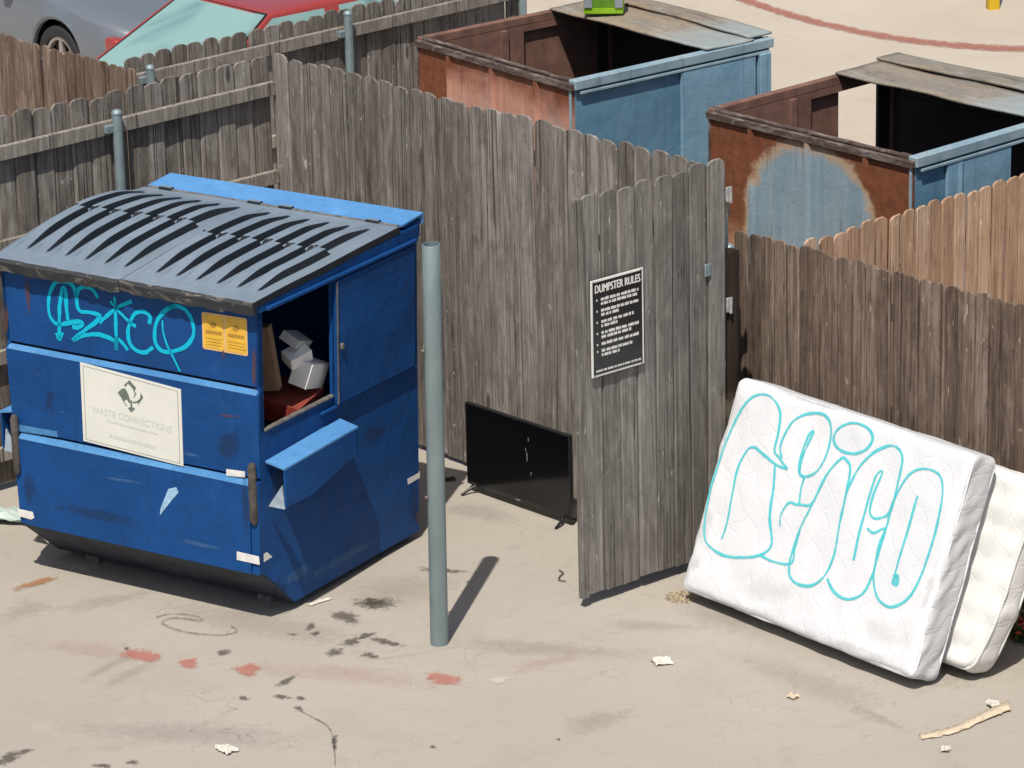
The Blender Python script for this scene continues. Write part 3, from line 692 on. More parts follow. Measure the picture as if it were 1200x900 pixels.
for r_ in (((e1, e1), (1-e1, e1), (1-e1, e2), (e1, e2)), ((e1, 1-e2), (1-e1, 1-e2), (1-e1, 1-e1), (e1, 1-e1)), ((e1, e2), (e2, e2), (e2, 1-e2), (e1, 1-e2)), ((1-e2, e2), (1-e1, e2), (1-e1, 1-e2), (1-e2, 1-e2))):
    m.add([chart(*p, yb-.0065) for p in r_], [(0, 1, 2, 3)])
m.build('border_line', plain('grey_line', (.36, .36, .33), .6, 0, .1, 9), board)
# yellow sticker
YEL = plain('yellow_sticker', (.74, .43, .045), .55, 0, .12, 14); YELP = plain('sticker_print', (.40, .21, .03), .6, 0, .2, 30); YELE = plain('sticker_edge', (.72, .46, .20), .6, 0, .1, 20)
cs2 = [(-.361, 1.932), (-.033, 1.940), (-.038, 1.706), (-.367, 1.702)]
def ych(u_, v_, y): return ((1-v_)*((1-u_)*cs2[0][0]+u_*cs2[1][0])+v_*((1-u_)*cs2[3][0]+u_*cs2[2][0]), y, (1-v_)*((1-u_)*cs2[0][1]+u_*cs2[1][1])+v_*((1-u_)*cs2[3][1]+u_*cs2[2][1]))
m = DMB(False); m.add([ych(*p, -.003) for p in ((.03, 0), (.97, 0), (1, .04), (1, .96), (.97, 1), (.03, 1), (0, .96), (0, .04))], [tuple(range(8))])
st = m.build('warning_sticker', YELE, dump)
for k in range(2):
    m = DMB(False); x0_, x1_ = (.03, .475) if k == 0 else (.525, .97)
    m.add([ych(*p, -.0045) for p in ((x0_, .05), (x1_, .05), (x1_, .95), (x0_, .95))], [(0, 1, 2, 3)]); pn = m.build('sticker_panel', YEL, st)
    m = DMB(False); rs = random.Random(k)
    cxx = (x0_+x1_)/2
    m.add([ych(cxx+.075*math.cos(t*math.pi/4), .31+.075*math.sin(t*math.pi/4), -.0058) for t in range(8)], [tuple(range(8))])
    for row, hh in ((.47, .05), (.53, .03), (.68, .02), (.76, .02), (.84, .02)):
        x = x0_+.05
        while x < x1_-.05:
            l_ = rs.uniform(.015, .05); m.add([ych(*p, -.0058) for p in ((x, row), (x+l_, row), (x+l_, row+hh), (x, row+hh))], [(0, 1, 2, 3)]); x += l_+.008
    m.build('sticker_print', YELP, pn)
# reflective tape and paint scuffs
TAPE = plain('white_tape', (.72, .70, .67), .5, 0, .12, 20); PBLUE = plain('pale_blue_scuff', (.32, .52, .70), .6, 0, .25, 25)
def patch(nm, mat, pix, y):
    m = DMB(False); m.add([(fr(*p)[0], y, fr(*p)[1]) for p in pix], [tuple(range(len(pix)))]); return m.build(nm, mat, dump)
patch('reflective_tape', TAPE, [(283, 643), (309, 649), (310, 659), (283, 653)], -.0478)
patch('reflective_tape', TAPE, [(26, 593), (44, 597), (46, 604), (42, 606), (28, 602)], -.0478)
patch('paint_scuff', PBLUE, [(203, 570), (212, 568), (215, 574), (207, 583), (200, 592), (193, 601), (194, 592)], -.0478)
patch('paint_scuff', LEDGE, [(24, 496), (70, 504), (71, 511), (25, 504)], -.0245)
patch('paint_scuff', TAPE, [(268, 548), (290, 551), (290, 558), (268, 556)], -.0245)
def spatch(nm, mat, pix, off):
    m = DMB(False); m.add([(off, *sdp(*p, off)) for p in pix], [tuple(range(len(pix)))]); return m.build(nm, mat, dump)
spatch('reflective_tape', TAPE, [(309, 649), (320, 643), (320, 652), (309, 659)], .005)
spatch('reflective_tape', TAPE, [(477, 559), (492, 552), (492, 560), (478, 568)], .009)

def mark(nm, mat, px, rx, ry, ang, front=True, lev=-.0035, off=.008):
    n_ = 18; a0 = R(ang); vs = []; e = []
    for q, (fr_, ev) in enumerate(((0, 0.), (.5, .36), (1., .71), (1.35, 1.))):
        for k in range(n_ if q else 1):
            t = 2*math.pi*k/n_; x, y = rx*fr_*math.cos(t), ry*fr_*math.sin(t); X, Y = px[0]+x*math.cos(a0)-y*math.sin(a0), px[1]+x*math.sin(a0)+y*math.cos(a0)
            if front: c_ = fr(X, Y); vs.append((c_[0], lev, c_[1]))
            else: c_ = sdp(X, Y, off); vs.append((off, *c_))
            e.append(ev)
    fs = [(0, 1+k, 1+(k+1) % n_) for k in range(n_)]+[(1+q*n_+k, 1+(q+1)*n_+k, 1+(q+1)*n_+(k+1) % n_, 1+q*n_+(k+1) % n_) for q in range(2) for k in range(n_)]
    m = DMB(False); m.add(vs, fs); o = m.build(nm, mat, dump); at = o.data.attributes.new('edge', 'FLOAT', 'POINT')
    for i, x in enumerate(e): at.data[i].value = x
RUSTM = decal_mat('rust_run', (.15, .07, .04), .5, .5, 26, .2); GRIME = decal_mat('grime_rub', (.030, .038, .055), .30, .50, 16, .3); RUBP = decal_mat('pale_rub', (.14, .27, .42), .25, .5, 24, .25)
for a in (((33, 345), 3.5, 28, -4), ((262, 416), 2, 8, 0), ((298, 430), 3, 30, 0), ((8, 372), 3, 20, 0)): mark('rust_run', RUSTM, *a)
for a in (((272, 486), 16, 2.6, 6), ((60, 470), 5, 14, 10), ((270, 520), 14, 18, 0)): mark('rust_run', RUSTM if a[1] == 16 else GRIME, *a, True, -.0255)
for a in (((293, 585), 5, 35, -3), ((120, 600), 50, 7, 12), ((40, 570), 8, 22, 0)): mark('grime_rub', GRIME, *a, True, -.0485)
for a in (((240, 635), 30, 3, 12), ((150, 560), 26, 2.2, 10), ((230, 530), 12, 2, 12)): mark('paint_rub', RUBP, *a, True, -.0485)
for a in (((440, 507), 15, 11, -25), ((486, 590), 6, 26, 0), ((330, 690), 16, 8, 40)): mark('grime_rub', GRIME, *a, False, 0, .020)
for a in (((400, 655), 60, 7, -30), ((350, 672), 24, 8, -30)): mark('paint_rub', RUBP, *a, False, 0, .012)
mark('rust_run', RUSTM, (490, 606), 5, 9, 0, False, 0, .014)

# rubbish inside, seen through the hatch
CARD = plain('cardboard', (.25, .155, .095), .85, 0, .15, 9); CARTON = plain('white_carton', (.78, .77, .74), .7, 0, .06, 7); REDC = plain('red_carton', (.25, .032, .02), .6, 0, .3, 9)
BAG = plain('black_bag', (.012, .012, .014), .3, 0, .3, 8, .6)
def dwp(a, b, z): p = D0+du*a+dv*b; return Vector((p[0], p[1], z))
def lump(name, label, cat, loc, sx, sy, sz, mat, seed, group=None, freq=3., amp=.22):
    mb = MB(); nu, nv = 28, 16; vs = []
    for j in range(nv+1):
        th = math.pi*j/nv
        for i in range(nu):
            ph = 2*math.pi*i/nu; d = Vector((math.sin(th)*math.cos(ph), math.sin(th)*math.sin(ph), -math.cos(th)))
            k = 1+amp*noise.fractal(d*freq*.5+Vector((seed, 0, 0)), 1., 2., 3)+.05*math.sin(ph*9+seed)*math.sin(th)
            vs.append((d.x*sx*k, d.y*sy*k, max(0, sz+d.z*sz*k)))
    fs = [(j*nu+i, j*nu+(i+1) % nu, (j+1)*nu+(i+1) % nu, (j+1)*nu+i) for j in range(nv) for i in range(nu)]
    mb.add(vs, fs); bo = mb.build(name, mat, None, True); bo.location = loc; return tag(bo, label, cat, group)
lump('garbage_bag', 'bulging black plastic garbage bag under the boxes inside the blue dumpster', 'garbage bag', dwp(-.62, .62, .09), .55, .50, .56, BAG, 1.2)
def carton(name, label, c, size, rot, mat, flaps=False, group=None, lidc=None):
    root = thing(name, label, 'box', c, 0, group); root.rotation_euler = rot
    sx, sy, sz = size; t = .006
    for nm, lo, hi in (('side_panel', (-sx/2, -sy/2, 0), (sx/2, -sy/2+t, sz)), ('side_panel', (-sx/2, sy/2-t, 0), (sx/2, sy/2, sz)),
                       ('end_panel', (-sx/2, -sy/2+t, 0), (-sx/2+t, sy/2-t, sz)), ('end_panel', (sx/2-t, -sy/2+t, 0), (sx/2, sy/2-t, sz)), ('base_panel', (-sx/2+t, -sy/2+t, 0), (sx/2-t, sy/2-t, t))):
        MB().box(lo, hi).build(nm, mat, root)
    if flaps:
        for s_ in (-1, 1):
            mb = MB(); y = s_*sy/2; mb.add([(-sx/2, y, sz), (sx/2, y, sz), (sx/2, y+s_*sy*.32, sz+.05), (-sx/2, y+s_*sy*.32, sz+.05), (-sx/2, y, sz+t), (sx/2, y, sz+t), (sx/2, y+s_*sy*.32, sz+.05+t), (-sx/2, y+s_*sy*.32, sz+.05+t)],
                        [(3, 2, 1, 0), (4, 5, 6, 7), (0, 1, 5, 4), (1, 2, 6, 5), (2, 3, 7, 6), (3, 0, 4, 7)]); mb.build('flap', mat, root)
    else: MB().box((-sx/2+.0005, -sy/2+.0005, sz), (sx/2-.0005, sy/2-.0005, sz+t)).build('top_panel', lidc or mat, root)
    return root
REDTOP = plain('red_brown_card', (.20, .035, .022), .7, 0, .35, 12)
carton('red_carton', 'dark red carton lowest of the boxes inside the dumpster hatch', dwp(-.22, .58, 1.165), (.34, .36, .12), (R(4), R(10), DYAW+.18), REDC, lidc=REDTOP)
carton('cardboard_box', 'brown cardboard box standing on end inside the dumpster hatch', dwp(-.26, .43, 1.335), (.22, .07, .40), (R(3), R(-6), DYAW+.30), CARD)
carton('white_carton', 'largest white carton leaning inside the dumpster hatch', dwp(-.115, .66, 1.315), (.12, .25, .15), (R(-16), R(14), DYAW+.12), CARTON)
carton('white_carton', 'small white carton tipped over above the largest white one', dwp(-.13, .615, 1.485), (.11, .15, .075), (R(18), R(20), DYAW-.35), CARTON)
carton('grey_carton', 'flat grey carton topmost of the boxes inside the dumpster hatch', dwp(-.17, .635, 1.58), (.12, .24, .05), (R(-20), R(28), DYAW+.1), plain('grey_board', (.42, .43, .43), .8, 0, .12, 12))
# ------------------------------------------------------------------ rusty dumpsters behind the fence
def rust_face(name, patch_, salmon):
    n = NT(name); c = n.coord(); x, y, z = n.sep(c)[0:3]
    a = n.noise(c, 2.6, 6, .65, .8); b = n.noise(c, 14, 5, .7); v = n.noise(n.mapping(c, (14, 14, 1.2)), 1.0, 4, .6)
    rust = n.mix(n.ramp(b, [(.3, 0.), (.7, 1.)]), (.135, .042, .020), (.225, .078, .038))
    if salmon:
        m = n.math('ADD', n.math('MULTIPLY', n.smooth(x, -.62, -.46), 1.), n.math('MULTIPLY', n.math('SUBTRACT', a, .5), .9))
        top = n.smooth(n.math('ADD', z, n.math('MULTIPLY', n.math('SUBTRACT', a, .5), .5)), 1.98, 1.72)
        f = n.math('MULTIPLY', n.smooth(n.math('ADD', m, n.math('MULTIPLY', n.math('SUBTRACT', b, .5), .8)), .40, .66), top)
        sal = n.mix(n.ramp(v, [(.3, 0.), (.7, 1.)]), (.44, .20, .14), (.53, .30, .235))
        sal = n.mix(n.smooth(a, .55, .7), sal, (.44, .30, .255))
        col = n.mix(f, rust, sal)
    else:
        ex = n.math('POWER', n.math('ABSOLUTE', n.math('DIVIDE', n.math('SUBTRACT', x, .03), .62)), 3.0)
        ez = n.math('MULTIPLY', n.math('SUBTRACT', z, 1.10), 1.22)
        r_ = n.math('ADD', n.math('ADD', ex, n.math('MAXIMUM', n.math('POWER', n.math('MAXIMUM', ez, 0.0), 2.5), 0.0)), n.math('MULTIPLY', n.math('SUBTRACT', a, .5), .8))
        r_ = n.math('ADD', r_, n.math('MULTIPLY', n.math('SUBTRACT', b, .5), .45)); f = n.smooth(r_, 1.04, .80); halo = n.smooth(r_, 1.22, .98)
        blue = n.mix(n.ramp(v, [(.3, 0.), (.7, 1.)]), (.19, .275, .335), (.275, .355, .40))
        col = n.mix(halo, rust, (.42, .30, .20)); col = n.mix(f, col, blue)
        low = n.smooth(n.math('ADD', z, n.math('MULTIPLY', n.math('SUBTRACT', a, .5), .6)), 1.35, 1.05)
        col = n.mix(n.math('MULTIPLY', low, n.math('SUBTRACT', 1.0, f)), col, (.42, .25, .15))
    fl = n.noise(c, 48, 5, .75); col = n.mix(n.math('MULTIPLY', n.smooth(fl, .60, .66), .6), col, (.10, .036, .018))
    dr = n.noise(n.mapping(c, (26, 26, 1.4)), 1.0, 4, .65, .3); col = n.mix(n.math('MULTIPLY', n.smooth(dr, .56, .68), .45), col, (.11, .045, .025))
    n.bump(n.math('ADD', b, n.math('MULTIPLY', n.noise(c, 1.8, 2), 5.)), .45, .01); return n.done(col, .8, 0, .3)
def worn_blue(name, base, fade):
    n = NT(name); c = n.coord(); a = n.noise(c, 2.4, 6, .65, 1.); b = n.noise(c, 17, 5, .7)
    col = n.mix(n.ramp(a, [(.35, 0.), (.7, 1.)]), base, fade); col = n.mix(n.math('MULTIPLY', n.smooth(b, .58, .72), .3), col, tuple(x*.6 for x in base))
    col = n.mix(n.math('MULTIPLY', n.smooth(b, .36, .28), .6), col, (.20, .10, .055)); dr = n.noise(n.mapping(c, (22, 22, 1.2)), 1.0, 4, .65, .3); col = n.mix(n.math('MULTIPLY', n.smooth(dr, .56, .70), .4), col, tuple(x*.4 for x in base)); n.bump(n.math('ADD', b, n.math('MULTIPLY', n.noise(c, 2.0, 2), 6.)), .45, .01); return n.done(col, .65, 0, .35)
WB1 = worn_blue('dull_blue_panel', (.085, .185, .285), (.13, .255, .36)); WB2 = worn_blue('pale_blue_panel', (.15, .28, .39), (.21, .35, .45)); RIMB = worn_blue('rim_blue_grey', (.19, .285, .345), (.30, .38, .42))
def rod_mat():
    n = NT('rusty_rod'); c = n.coord(); a = n.noise(n.mapping(c, (5, 16, 16)), 1.0, 5, .7, 1.); b = n.noise(c, 40, 4, .7)
    col = n.mix(n.smooth(a, .42, .72), (.070, .043, .034), (.245, .205, .185)); col = n.mix(n.math('MULTIPLY', n.smooth(b, .55, .7), .5), col, (.12, .06, .04)); n.bump(b, .15, .003); return n.done(col, .7, .1)
RUST = plain('rust_inside', (.17, .085, .062), .85, 0, .35, 7); RUSTROD = rod_mat(); INBLACK = plain('shaded_inside', (.022, .018, .016), .9, 0, .4, 6)  # the near-black inside has its shade put into the colour
def sheet_mat(name, grey, warm):
    n = NT(name); c = n.coord(); a = n.noise(c, 2.1, 6, .68, 1.2); b = n.noise(n.mapping(c, (2, 9, 1)), 1.0, 5, .65, .8); d = n.noise(c, 22, 4, .7)
    col = n.mix(n.ramp(a, [(.38, 0.), (.62, 1.)]), grey, warm); col = n.mix(n.math('MULTIPLY', n.smooth(b, .55, .7), .6), col, (.36, .36, .345))
    col = n.mix(n.math('MULTIPLY', n.smooth(b, .45, .30), .55), col, (.085, .066, .052)); col = n.mix(n.math('MULTIPLY', n.smooth(d, .58, .68), .6), col, (.10, .065, .045))
    x = n.sep(c)[0]; col = n.mix(n.math('MULTIPLY', n.smooth(n.math('ADD', x, n.math('MULTIPLY', n.math('SUBTRACT', a, .5), 1.2)), .15, .75), .7), col, (.27, .33, .35))
    n.bump(d, .4, .006); return n.done(col, .75, 0, .3)
SHEET1 = sheet_mat('weathered_top_sheet', (.21, .185, .15), (.28, .215, .15)); SHEET2 = sheet_mat('weathered_top_sheet_grey', (.195, .18, .155), (.26, .215, .165))
def rusty_dumpster(label, s0, s1, t0, dep, yawoff, zr, face, patch_hole, gap, open_right, sheetm, seed):
    Wd = s1-s0; p = W((s0+s1)/2, t0+dep/2); root = thing('dumpster', label, 'dumpster', p, FA+yawoff); h = Wd/2; d = dep/2; th = .03
    OFF = (0, 0, 0)
    mb = MB(); mb.box((-h, -d, .06), (h, -d+th, zr-.07)); mb.build('rear_wall', face, root)
    mb = MB(); mb.box((-h+.004, -d+th+.001, .1), (h-.004, -d+th+.006, zr-.075)); mb.build('rear_lining', RUST, root)
    for k in (.215, .50, .785):                                    # pressed ribs
        x = -h+Wd*k; mb = MB(); mb.prism([(-.026, 0), (-.014, -.028), (.014, -.028), (.026, 0)], lambda a, b, c_: (x+a, -d+b+.0005, c_), .12, zr-.075); mb.build('rib', face, root)
    for sx in (-1, 1): MB().box((sx*h-.012-(.0 if sx > 0 else -.006), -d-.012, .08), (sx*h+.012-(.006 if sx > 0 else .0), -d-.0005, zr-.07)).build('corner_strip', RIMB if sx > 0 else RUSTROD, root)
    # right side wall and hatch
    hb0, hb1, hz0, hz1 = -d+dep*.52, d-.05, 1.22, zr-.12
    def wall(sx, hole):
        mb = MB(); xa, xb = (h-th, h) if sx > 0 else (-h, -h+th)
        ya, yb = -d+th, d
        if hole:
            for lo, hi in (((xa, ya, .06), (xb, hb0, zr-.07)), ((xa, hb0, .06), (xb, hb1, hz0)), ((xa, hb0, hz1), (xb, hb1, zr-.07)), ((xa, hb1, .06), (xb, yb, zr-.07))): mb.box(lo, hi)
        else: mb.box((xa, ya, .06), (xb, yb, zr-.07))
        mb.build('side_wall', WB1 if sx > 0 else RUST, root)
    wall(1, open_right); wall(-1, patch_hole is not None)
    if open_right:
        mb = MB(); mb.rbox((h+.004, -d+.32, 1.0), (h+.030, hb0-.02, zr-.10), .004); dr_ = mb.build('hatch_door', WB2, root)
        mb = MB(); mb.prism([(.42, -.0), (.45, .012), (.48, 0)], lambda a, b, c_: (h+.0305+b, -d+a, c_), 1.0, zr-.12); mb.build('door_rib', WB2, dr_)
    else:
        mb = MB(); mb.rbox((h+.004, -d+dep*.535, .9), (h+.032, d-.16, zr-.11), .004); mb.build('hatch_door', WB2, root)
    mb = MB(); mb.rbox((h+.003, d-.13, .3), (h+.05, d-.02, zr-.10), .006); mb.build('corner_post', WB2, root)
    MB().rbox((h+.004, -d+.06, zr-.105), (h+.036, d-.02, zr-.085), .003).build('hatch_rail', RIMB, root)
    # front wall (far side), floor, underside
    mb = MB(); mb.box((-h+th, d-th, .06), (h-th, d, zr-.25)); mb.build('front_wall', INBLACK, root)
    mb = MB(); mb.box((-h+th, -d+th+.006, .06), (h-th, d-th, .10)); mb.build('floor', INBLACK, root)
    for sx in (-1, 1): MB().box((sx*.6-.05, -d+.05, 0), (sx*.6+.05, d-.05, .06)).build('skid', RUSTROD, root)
    if patch_hole is None and gap:                                # left hatch door closed but for a slit
        pass
    # rims
    MB().rbox((-h-.02, -d-.024, zr-.07), (h+.02, -d+.012, zr-.022), .004).build('rear_rim', RUSTROD, root)
    MB().rbox((h-.045, -d+.012, zr-.07), (h+.035, d+.02, zr), .006).build('side_rim', RIMB, root)
    MB().rbox((-h-.03, -d+.012, zr-.07), (-h+.03, d+.02, zr-.004), .006).build('side_rim', RUST, root)
    MB().rbox((-h+.03, d-.03, zr-.25), (h-.045, d+.02, zr-.012), .006).build('front_rim', INBLACK, root)
    mb = MB(); pts = [(-h-.01+(Wd+.02)*i/16, -d+.045, zr-.020+.006*noise.noise(Vector((i*.6, seed, 0)))) for i in range(17)]; mb.tube(pts, .017, 10); rod = mb.build('hinge_rod', RUSTROD, root, 50)
    for x in (-h+.02, -.05, h-.10): MB().rbox((x-.045, -d+.018, zr-.055), (x+.045, -d+.07, zr-.001), .006).build('hinge_knuckle', RUSTROD, rod)
    # inner stiffener on the left wall
    MB().box((-h+th, -d+dep*.40, .3), (-h+th+.03, -d+dep*.43, zr-.08)).build('wall_stiffener', RUST, root)
    # weathered sheets over the far third: two strips with a step, warped
    def sheet(x0_, x1_, y0_, y1_, z_, sd, nm):
        mb = MB(); nx, ny = 24, 8
        def fn(u, v):
            x = x0_+(x1_-x0_)*u; y = y0_+(y1_-y0_)*v+.010*noise.noise(Vector((x*6, v*3, sd)))
            return (x, y, z_+.022*noise.noise(Vector((x*1.6, y*2.2, sd)))+.02*(.5-abs(u-.5)))
        mb.grid(nx, ny, fn); o = mb.build(nm, sheetm, root, True); so = o.modifiers.new('thick', 'SOLIDIFY'); so.thickness = .018; so.offset = -1
    ys = -d+dep*.665
    sheet(-h+.01, h+.02, ys, ys+dep*.245, zr+.018, seed, 'top_sheet'); sheet(-h+.0, h-.01, ys+dep*.235, d+.03, zr+.045, seed+3, 'top_sheet')
    # left hatch door leaf (partly closed)
    if patch_hole is not None:
        a, b = patch_hole
        if a > hb0: MB().rbox((-h-.035, hb0-.03, 1.15), (-h-.006, a, zr-.11), .004).build('hatch_door', RUST, root)
        if b < hb1: MB().rbox((-h-.038, b, 1.15), (-h-.008, hb1+.03, zr-.11), .004).build('hatch_door', INBLACK, root)
    return root
ZR = 2.05
d1yaw = math.atan2(2.123-2.270, .78+1.03)
rusty_dumpster('rusty salmon and blue dumpster holding a lime green box on top', -1.03, .78, 2.195, 1.88, d1yaw, ZR, rust_face('salmon_rust', False, True), (.78, .795), True, False, SHEET1, 2.2)
rusty_dumpster('rusty brown dumpster with a large faded blue patch on its wall', 1.966, 3.823, 2.234, 1.88, -.01, ZR, rust_face('blue_patch_rust', True, False), (.36, .78), False, True, SHEET2, 6.7)

# lime green box on the first dumpster's sheet
gp0 = gz(708.5, 18, 2.09); GAZ = R(-4)
LIME = plain('lime_plastic', (.30, .56, .02), .45, 0, .1, 9); LGREY = plain('grey_clip', (.30, .34, .36), .4, .2, .2, 20); DGREEN = plain('dark_green_label', (.10, .22, .015), .5, 0, .2, 12)  # the label band is its own darker green
gb = thing('storage_box', 'lime green plastic box with grey clips on the rusty dumpster', 'box', (gp0[0], gp0[1]+.11, 2.098), GAZ)
MB().rbox((-.15, -.11, 0), (.15, .11, .20), .012, 2).build('tub', LIME, gb, 30)
MB().rbox((-.157, -.117, .201), (.157, .117, .26), .014, 2).build('lid', LIME, gb, 30)
MB().box((-.115, -.1125, .055), (.115, -.1105, .125)).build('label', DGREEN, gb)
for sx in (-1, 1): MB().rbox((sx*.115-.03, -.124, .05), (sx*.115+.03, -.1105, .13), .004).build('clip', LGREY, gb)

# ------------------------------------------------------------------ pipe post
pb = gz(515, 754)
pole = thing('steel_post', 'grey galvanised steel pipe post standing before the dumpster', 'post', (pb[0], pb[1], 0))
def pipe_mat():
    n = NT('old_galvanised'); c = n.coord(); a = n.noise(n.mapping(c, (8, 8, 2)), 1.0, 5, .65, .8); b = n.noise(c, 40, 4, .7)
    col = n.mix(n.ramp(a, [(.35, 0.), (.7, 1.)]), (.165, .215, .225), (.235, .290, .298)); col = n.mix(n.math('MULTIPLY', n.smooth(b, .64, .72), .5), col, (.36, .40, .40))
    d = n.noise(c, 9, 4, .6); col = n.mix(n.math('MULTIPLY', n.smooth(d, .68, .74), .8), col, (.11, .075, .05)); n.bump(b, .2, .004); return n.done(col, .55, .25)
PIPE = pipe_mat()
mb = MB(); H_ = 2.465; n = 28; rings = [(0, .054), (.6, .053), (1.23, .053), (1.9, .053), (H_-.002, .053), (H_, .0515), (H_, .046), (H_-.3, .045)]
vs = []; fs = []
for z, r_ in rings: vs += [(r_*math.cos(2*math.pi*k/n)+.023*z/H_, r_*math.sin(2*math.pi*k/n), z) for k in range(n)]
for i in range(len(rings)-1): fs += [(i*n+k, i*n+(k+1) % n, (i+1)*n+(k+1) % n, (i+1)*n+k) for k in range(n)]
mb.add(vs, fs); mb.build('pipe', PIPE, pole, 50)
mb = MB(); mb.tube([(.011-.05, -.03, 1.83), (.011-.062, -.036, 1.83)], .014, 10); mb.build('bolt', RUSTROD, pole)
mb = MB(); mb.tube([(.007-.05, -.02, .93), (.007-.062, -.026, .93)], .012, 10); mb.build('bolt', RUSTROD, pole)

# ------------------------------------------------------------------ television
TVB = plain('tv_black_plastic', (.012, .012, .013), .4, 0, .2, 12); SCREEN = NT('tv_screen').done((.004, .004, .005), .13, 0, .5)
tv = thing('television', 'discarded black flat-screen television standing against the tall fence', 'television', W(2.692, -.285), FA+.012)
wv, hv = .972, .565
mb = MB(); mb.rbox((-wv/2, -.012, .055), (wv/2, .020, .055+hv), .006, 2); mb.build('case', TVB, tv, 35)
mb = MB(); mb.rbox((-wv*.38, .0205, .10), (wv*.38, .065, .42), .015, 2); mb.build('back_cover', TVB, tv, 35)
mb = MB(); mb.add([(-wv/2+.009, -.0135, .078), (wv/2-.009, -.0135, .078), (wv/2-.009, -.0135, .055+hv-.009), (-wv/2+.009, -.0135, .055+hv-.009)], [(0, 1, 2, 3)]); scr = mb.build('screen', SCREEN, tv)
cr = MB(); rs = random.Random(4)
for (x, z, l_) in ((.115, .52, .03), (.09, .42, .05), (.10, .38, .03), (.125, .29, .025), (.08, .44, .02)):
    ribbon(cr, [(x+rs.uniform(-.008, .008), z-l_*k/4) for k in range(5)], .007, lambda a, b: (a, -.0142, b), taper=True)
cr.build('screen_crack', plain('crack_glint', (.22, .23, .24), .5, 0, .3, 40), scr)
MB().rbox((-.02, -.0138, .060), (.02, -.0125, .069), .0003).build('logo_badge', LGREY, tv)
for sx in (-1, 1):
    mb = MB(); x = sx*.43
    for yy in (-.105, .10): mb.tube([(x-sx*.03, 0.004, .058), (x, yy*.4, .035), (x+sx*.012, yy, .008)], [.011, .010, .009], 8)
    mb.build('foot', TVB, tv, 50)

# ------------------------------------------------------------------ mattresses
def fabric(name, c1, c2, stain):
    n = NT(name); c = n.coord(); a = n.noise(c, 2.0, 5, .6, .6); b = n.noise(c, 30, 4, .6); e = n.noise(c, 4, 5, .65, 1.)
    col = n.mix(n.ramp(a, [(.35, 0.), (.7, 1.)]), c1, c2); col = n.mix(n.math('MULTIPLY', n.smooth(e, .60, .80), .35), col, stain)
    X, Y, Z = n.sep(c)[0:3]; wob = n.math('MULTIPLY', n.noise(c, 5, 2), .25)
    zt = n.math('MULTIPLY', Z, 1.07)
    q1 = n.math('ABSOLUTE', n.math('SINE', n.math('MULTIPLY', n.math('ADD', n.math('ADD', X, zt), wob), 17.)))
    q2 = n.math('ABSOLUTE', n.math('SINE', n.math('MULTIPLY', n.math('ADD', n.math('SUBTRACT', X, zt), wob), 17.)))
    seam = n.math('MULTIPLY', n.smooth(n.math('MINIMUM', q1, q2), .0, .22), .55)
    wv_ = n.noise(n.mapping(c, (5, 5, 3)), 1.0, 2, .5, .5)
    n.bump(n.math('ADD', n.math('ADD', seam, n.math('MULTIPLY', wv_, 2.2)), n.math('MULTIPLY', b, .03)), .16, .02); return n.done(col, .85, 0, .25)
MAT1 = fabric('white_ticking', (.64, .65, .675), (.69, .695, .715), (.58, .57, .54)); MAT2 = fabric('cream_ticking', (.63, .625, .605), (.68, .675, .655), (.52, .49, .44)); SIDEF = fabric('grey_side_panel', (.50, .505, .52), (.57, .575, .59), (.44, .43, .40))
def rounded_pad(hx, hy, hz, r_, nx, ny, nz, disp):
    """box rounded at its edges, its faces pushed along their normals by disp(p, n)"""
    mb = MB(); idx = {}; vs = []; fs = []; fm = []
    def vert(p):
        k = tuple(round(c, 5) for c in p)
        if k not in idx:
            q = Vector(p); c = Vector([max(-h+r_, min(h-r_, v)) for h, v in zip((hx, hy, hz), q)])
            d = q-c; nrm = d.normalized() if d.length > 1e-6 else Vector((0, 0, 1))
            s = c+nrm*r_; idx[k] = len(vs); vs.append(s+nrm*disp(s, nrm))
        return idx[k]
    def lin(h, n):                                             # denser near the rounded edges
        core = [-(h-r_)+2*(h-r_)*i/n for i in range(n+1)]; e = [h-r_+r_*t for t in (.3, .6, .85, 1)]
        return [-x for x in reversed(e)]+core+e
    X, Y, Z = lin(hx, nx), lin(hy, ny), lin(hz, nz)
    def face(A, B, fn, m):
        for i in range(len(A)-1):
            for j in range(len(B)-1):
                f = [vert(fn(A[i], B[j])), vert(fn(A[i+1], B[j])), vert(fn(A[i+1], B[j+1])), vert(fn(A[i], B[j+1]))]
                f = list(dict.fromkeys(f))
                if len(f) > 2: fs.append(tuple(f)); fm.append(m)
    for s in (-1, 1):
        face(X, Z, lambda a, b: (a, s*hy, b), 0); face(Y, Z, lambda a, b: (s*hx, a, b), 1); face(X, Y, lambda a, b: (a, b, s*hz), 1)
    mb.v = vs; mb.f = fs; mb.mi = fm; return mb
MH_, MT, LEAN = 1.335, .24, R(21.5)
MZ = MT*math.sin(LEAN)                     # it rests on its lower back edge, the front edge off the ground
mbl, mbr = gz(797, 690, MZ), gz(1068, 798, MZ)
mdir = (mbr-mbl)[:2]; ML = float(np.linalg.norm(mdir)); mang = math.atan2(mdir[1], mdir[0])
def front_disp(x, z):
    e = .016*noise.noise(Vector((x*2.3, z*2.3, 3.)))+.007*noise.noise(Vector((x*7, z*6+x*3, 8.)))
    q = math.sin((x+z*.9)*12)*math.sin((x-z*.9)*12); return e*.7+.0016*q+.010*noise.noise(Vector((x*1.1, z*13-x*5, 1.)))*max(0, -z/.66)**2
